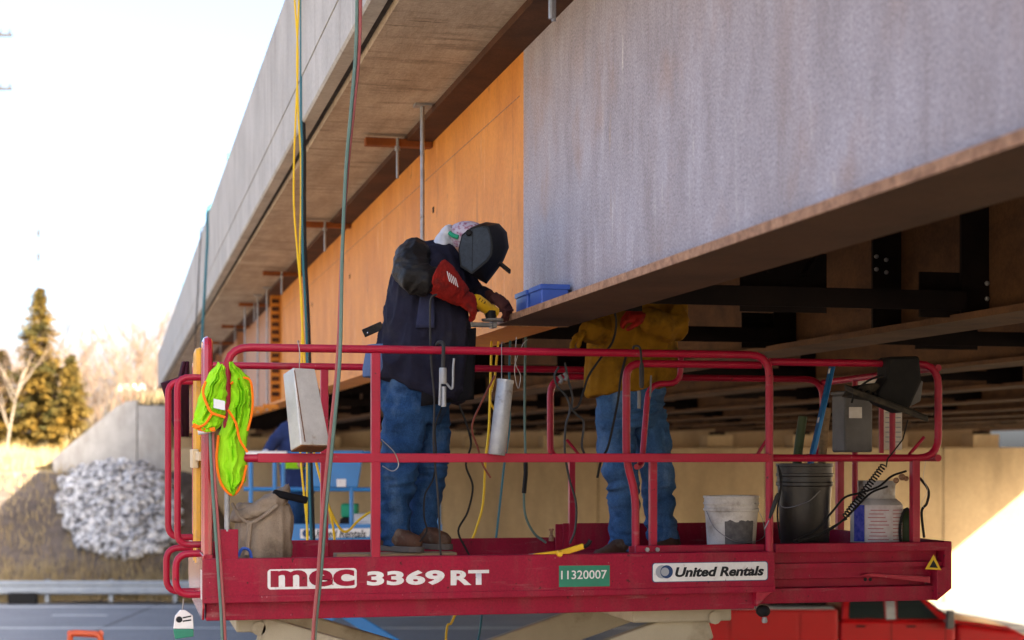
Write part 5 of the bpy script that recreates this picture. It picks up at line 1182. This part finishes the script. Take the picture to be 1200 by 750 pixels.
# lower body: service box and cab lower
tprism('service_body', [(822, .62), (822, 1.56), (982, 1.56), (982, .62)], 0, wid, 'truck_red', .025)
for a, e in ((826, 852), (856, 934), (938, 979)):
    tprism('locker_door', [(a, .68), (a, 1.51), (e, 1.51), (e, .68)], -.018, .016, 'truck_red', .008)
tprism('locker_rail', [(824, 1.563), (824, 1.60), (978, 1.60), (978, 1.563)], .05, .3, 'galv', .01)
tprism('cargo', [(905, 1.60), (905, 1.80), (975, 1.80), (975, 1.60)], .4, .9, 'rubber', .05)
tprism('cab_lower', [(984, .55), (984, 1.36), (1110, 1.36), (1120, 1.30), (1120, .55)], .0, wid, 'truck_red', .06)
tprism('front_end', [(1121, .55), (1121, 1.30), (1150, 1.25), (1190, 1.17), (1207, 1.06), (1212, .88), (1210, .55)], .02, wid-.04, 'truck_red', .09)
tprism('hood', [(1115, 1.28), (1118, 1.355), (1150, 1.31), (1185, 1.23), (1200, 1.12), (1196, 1.06)], .22, wid-.44, 'truck_red', .05)
ins = .12
roof = MB().rings([[T(986, 1.365, .03), T(1115, 1.365, .03), T(1115, 1.365, wid-.03), T(986, 1.365, wid-.03)],
                   [T(988, 1.60, .07), T(1096, 1.60, .07), T(1096, 1.60, wid-.07), T(988, 1.60, wid-.07)],
                   [T(991, 1.86, .16), T(1077, 1.86, .16), T(1077, 1.86, wid-.16), T(991, 1.86, wid-.16)],
                   [T(996, 1.93, .24), T(1066, 1.93, .24), T(1066, 1.93, wid-.24), T(996, 1.93, wid-.24)]]).build('cab_upper', 'truck_red', tr, bevel=.03)
def win(pts, name='window', m='glass_dark'):
    def y_in(z): return .03+.04*(z-1.365)/.235 if z < 1.6 else .07+.09*(z-1.6)/.26
    P_ = [T(px, z, y_in(z)-.006) for px, z in pts]
    return MB().prism(P_, -DV*.006).build(name, m, tr)
win([(995, 1.39), (1037, 1.39), (1037, 1.60), (1037, 1.82), (998, 1.82), (996, 1.6)])
win([(1052, 1.39), (1101, 1.39), (1088, 1.60), (1075, 1.82), (1053, 1.82), (1052, 1.60)])
win([(1039, 1.375), (1050, 1.375), (1050, 1.6), (1050, 1.83), (1039, 1.83), (1039, 1.6)], 'pillar', 'galv')
for px in (1003, 1062): tprism('door_handle', [(px, 1.24), (px, 1.275), (px+11, 1.275), (px+11, 1.24)], -.03, .03, 'rubber', .006)
for px in (1044.5, 1108): MB().bar(T(px, .62, -.004), T(px, 1.35, -.004), .012, .008).build('door_gap', 'rubber', tr)
MB().obox(T(1110, 1.40, -.20), RV*.07, DV*.06, UV*.17).build('mirror', 'box_grey', tr, bevel=.03)
MB().bar(T(1106, 1.36, 0), T(1109, 1.36, -.18), .03, .04).build('mirror_arm', 'box_grey', tr)
win_f = MB().add([T(1118, 1.38, .12), T(1118, 1.38, wid-.12), T(1080, 1.85, wid-.22), T(1080, 1.85, .22)], [(0, 1, 2, 3)]).build('windscreen', 'glass_dark', tr)
for o in (.12, wid-.42): MB().obox(T(1206, .98, o+.15), RV*.05, DV*.15, UV*.1).build('headlight', 'lamp_glass', tr, bevel=.03)
tprism('bumper', [(1205, .45), (1205, .62), (1219, .60), (1219, .47)], .03, wid-.06, 'chrome', .03)
for px in (872, 1160):
    for o in (.02, wid-.30):
        w_ = MB().lathe([(.2, 0), (.36, 0), (.40, .04), (.40, .22), (.36, .26), (.2, .26)], T(px, .40, o), 28, ax=DV).build('wheel', 'tyre', tr, smooth=True)
        MB().lathe([(.22, -.006), (.20, .02), (.05, .03), (.05, -.004)], T(px, .40, o), 20, ax=DV).build('rim', 'galv', w_, smooth=True)
# fender lip picked out over the front wheel
MB().tube([T(1160, .40, -.005)+RV*.47*math.cos(a)+UV*.47*math.sin(a) for a in [math.radians(10+160*k/14) for k in range(15)]], .03, 6).build('wheel_arch', 'truck_red', tr, smooth=True)
# ================================================================== TREES AND THE REST OF THE BACKGROUND
def spruce(name, label, base, h, rad, rng, dens=1.0):
    t = thing(name, label, 'tree', base)
    MB().tube([base, base+V((.05, 0, h*.5)), base+V((0, 0, h*.98))], [h*.018, h*.010, .015], 8).build('trunk', 'bark', t, smooth=True)
    b = MB(); z = .06
    while z < 1.0:
        rr = rad*(1-z)**.85*(.75+.5*rng.random())+.06
        nb = max(3, int(8*dens*(1-z*.4)))
        for k in range(nb):
            a = rng.random()*6.283; L_ = rr*rng.uniform(.6, 1.15); dirv = V((math.cos(a), math.sin(a), 0)); sdv = V((-dirv.y, dirv.x, 0))
            p0 = base+V((0, 0, z*h)); segs = max(4, int(L_*9))
            for s in range(1, segs+1):
                f = s/segs; c = p0+dirv*L_*f+V((0, 0, .18*L_*f-.42*L_*f*f+.22*L_*f**4))
                for _ in range(5):
                    q = c+V((rng.uniform(-.06, .06), rng.uniform(-.06, .06), rng.uniform(-.1, .04)))
                    w_ = rng.uniform(.07, .17)*(1.15-f*.5); l2 = rng.uniform(.10, .26)
                    dd = (dirv*rng.uniform(.2, 1)+sdv*rng.uniform(-1, 1)+V((0, 0, rng.uniform(-.8, .25)))).normalized()
                    sd2 = dd.cross(V((rng.random()-.5, rng.random()-.5, rng.random()))).normalized()*w_*.45
                    b.add([q-sd2, q+sd2, q+dd*l2+sd2*.3, q+dd*l2-sd2*.3], [(0, 1, 2, 3)])
        z += .030/ dens
    b.build('crown', 'spruce_leaf', t); return t
rng = random.Random(11)
spruce('spruce_tree', 'tall golden lit spruce tree at the left edge', cw((46-600)/FPX*74, 74, 4.0), 7.9, 2.0, rng, 1.5)
spruce('spruce_tree', 'shorter spruce with a forked tip right of the tall spruce', cw((83-600)/FPX*73, 73, 4.2), 4.6, 1.25, rng, 1.3)
spruce('spruce_tree', 'dark small spruce cut by the left edge of the picture', cw((2-600)/FPX*76, 76, 4.0), 5.2, 1.7, rng, 1.3)
def bare_mesh(rng, h, twigs=True):
    tr_ = MB(); tw = MB()
    def grow(p, d, L_, r, lv):
        n_ = 4; pts = [p]; dd = d.copy()
        for k in range(n_):
            dd = (dd+V((rng.uniform(-.16, .16), rng.uniform(-.16, .16), .05))).normalized(); pts.append(pts[-1]+dd*L_/n_)
        (tr_ if lv < 2 else tw).tube(pts, [r*(1-.6*k/n_) for k in range(n_+1)], 5 if lv < 2 else 3, caps=lv < 2)
        if lv < 3:
            for k in range(5 if lv else 8):
                f = rng.uniform(.3, 1.0); i = min(n_-1, int(f*n_)); q = pts[i].lerp(pts[i+1], f*n_-i)
                a = rng.random()*6.283; nd = (dd*rng.uniform(.7, 1.1)+V((math.cos(a), math.sin(a), .1))*.7).normalized()
                grow(q, nd, L_*rng.uniform(.38, .6), r*.42, lv+1)
    grow(V((0, 0, 0)), V((0, 0, 1)), h*.72, h*.012, 0)
    return tr_, tw
variants = []
for k in range(4):
    a, c = bare_mesh(random.Random(30+k), 9.0); variants.append((a.mesh('trunk'), c.mesh('crown')))
    variants[-1][0].materials.append(MATS['birch' if k == 2 else 'bare_twig']); variants[-1][1].materials.append(MATS['bare_twig'])
rng = random.Random(21)
for k in range(58):
    d = rng.uniform(84, 135); px = rng.uniform(-30, 205) if k > 6 else (8, 32, 58, 100, 118, 140, 160)[k]
    if k < 3: d = 72+k*3
    r_ = (px-600)/FPX*d; z = zt(r_, d)
    t = thing('bare_tree', 'leafless pale brown tree in the thicket behind the embankment', 'tree', cw(r_, d, z-.1), group='leafless thicket behind the embankment')
    vm = variants[2 if k < 3 else k % 4]; sc = rng.uniform(.62, 1.0)*(1 if k > 2 else .75)
    for nm, me in zip(('trunk', 'crown'), vm):
        o = bpy.data.objects.new(nm, me); COL.objects.link(o); o.parent = t
    t.scale = (sc, sc, sc); t.rotation_euler.z = rng.random()*6.28
# golden shrubs on the lit bank
sh = MB()
for k in range(9):
    px = rng.uniform(-20, 70); d = rng.uniform(58.5, 66); r_ = (px-600)/FPX*d
    o = thing('dry_shrub', 'low golden dry shrub on the sunlit bank', 'shrub', cw(r_, d, zt(r_, d)), group='dry shrubs on the bank'); b = MB()
    for j in range(160):
        a = rng.random()*6.28; dv = V((math.cos(a)*rng.uniform(.1, .7), math.sin(a)*rng.uniform(.1, .7), rng.uniform(.6, 1.1))); q = cw(r_, d, zt(r_, d))+V((rng.uniform(-.25, .25), rng.uniform(-.25, .25), 0))
        sx = V((-dv.y, dv.x, 0)).normalized()*.016; b.add([q-sx, q+sx, q+dv*rng.uniform(.5, 1.1)], [(0, 1, 2)])
    b.build('stems', 'dry_grass', o)
# far house / roof by the bridge end, mast, utility pole
fh = thing('far_house', 'small far white roofed house beyond the wing wall', 'house', cw((160-600)/FPX*120, 120, 4.5))
hc = cw((160-600)/FPX*120, 120, 0); 
MB().obox(hc+V((0, 0, 8.3)), RV*.75, DV*1.2, UV*.75).build('house_wall', 'brick_red', fh)
MB().obox(hc+V((0, 0, 9.2)), RV*1.1, DV*1.5, UV*.22).build('roof', 'house_white', fh, bevel=.05)
MB().obox(hc+V((0, 0, 5.5)), RV*.75, DV*1.2, UV*2.05).build('house_base', 'house_white', fh)
ms = thing('radio_mast', 'thin pale radio mast rising behind the spruce', 'mast', cw((45-600)/FPX*160, 160, 4.5))
mh = W(45, 268, 160).z; mb_ = cw((45-600)/FPX*160, 160, 0)
MB().tube([mb_+V((0, 0, 4.5)), mb_+V((0, 0, mh))], [.12, .05], 6).build('mast_pole', 'pole_grey', ms)
for py in (273, 301): MB().obox(V((mb_.x, mb_.y, W(45, py, 160).z)), RV*.14, DV*.14, UV*.3).build('antenna', 'pole_grey', ms)
up = thing('utility_pole', 'utility pole crossarms reaching in at the upper left edge', 'pole', cw((-45-600)/FPX*62, 62, 3.6))
ub = cw((-45-600)/FPX*62, 62, 0)
MB().tube([ub+V((0, 0, 3.5)), ub+V((0, 0, W(0, 10, 62).z))], [.16, .11], 10).build('pole_shaft', 'bark', up, smooth=True)
for py in (41, 104):
    z = W(0, py, 62).z; MB().bar(V((ub.x, ub.y, z))-RV*1.5, V((ub.x, ub.y, z))+RV*1.88, .1, .11).build('crossarm', 'pole_grey', up)
    for s in (1.8, 1.45): MB().lathe([(.03, 0), (.05, .03), (.03, .08), (.045, .11), (.02, .16)], V((ub.x, ub.y, z+.05))+RV*s, 8).build('insulator', 'pole_grey', up, smooth=True)
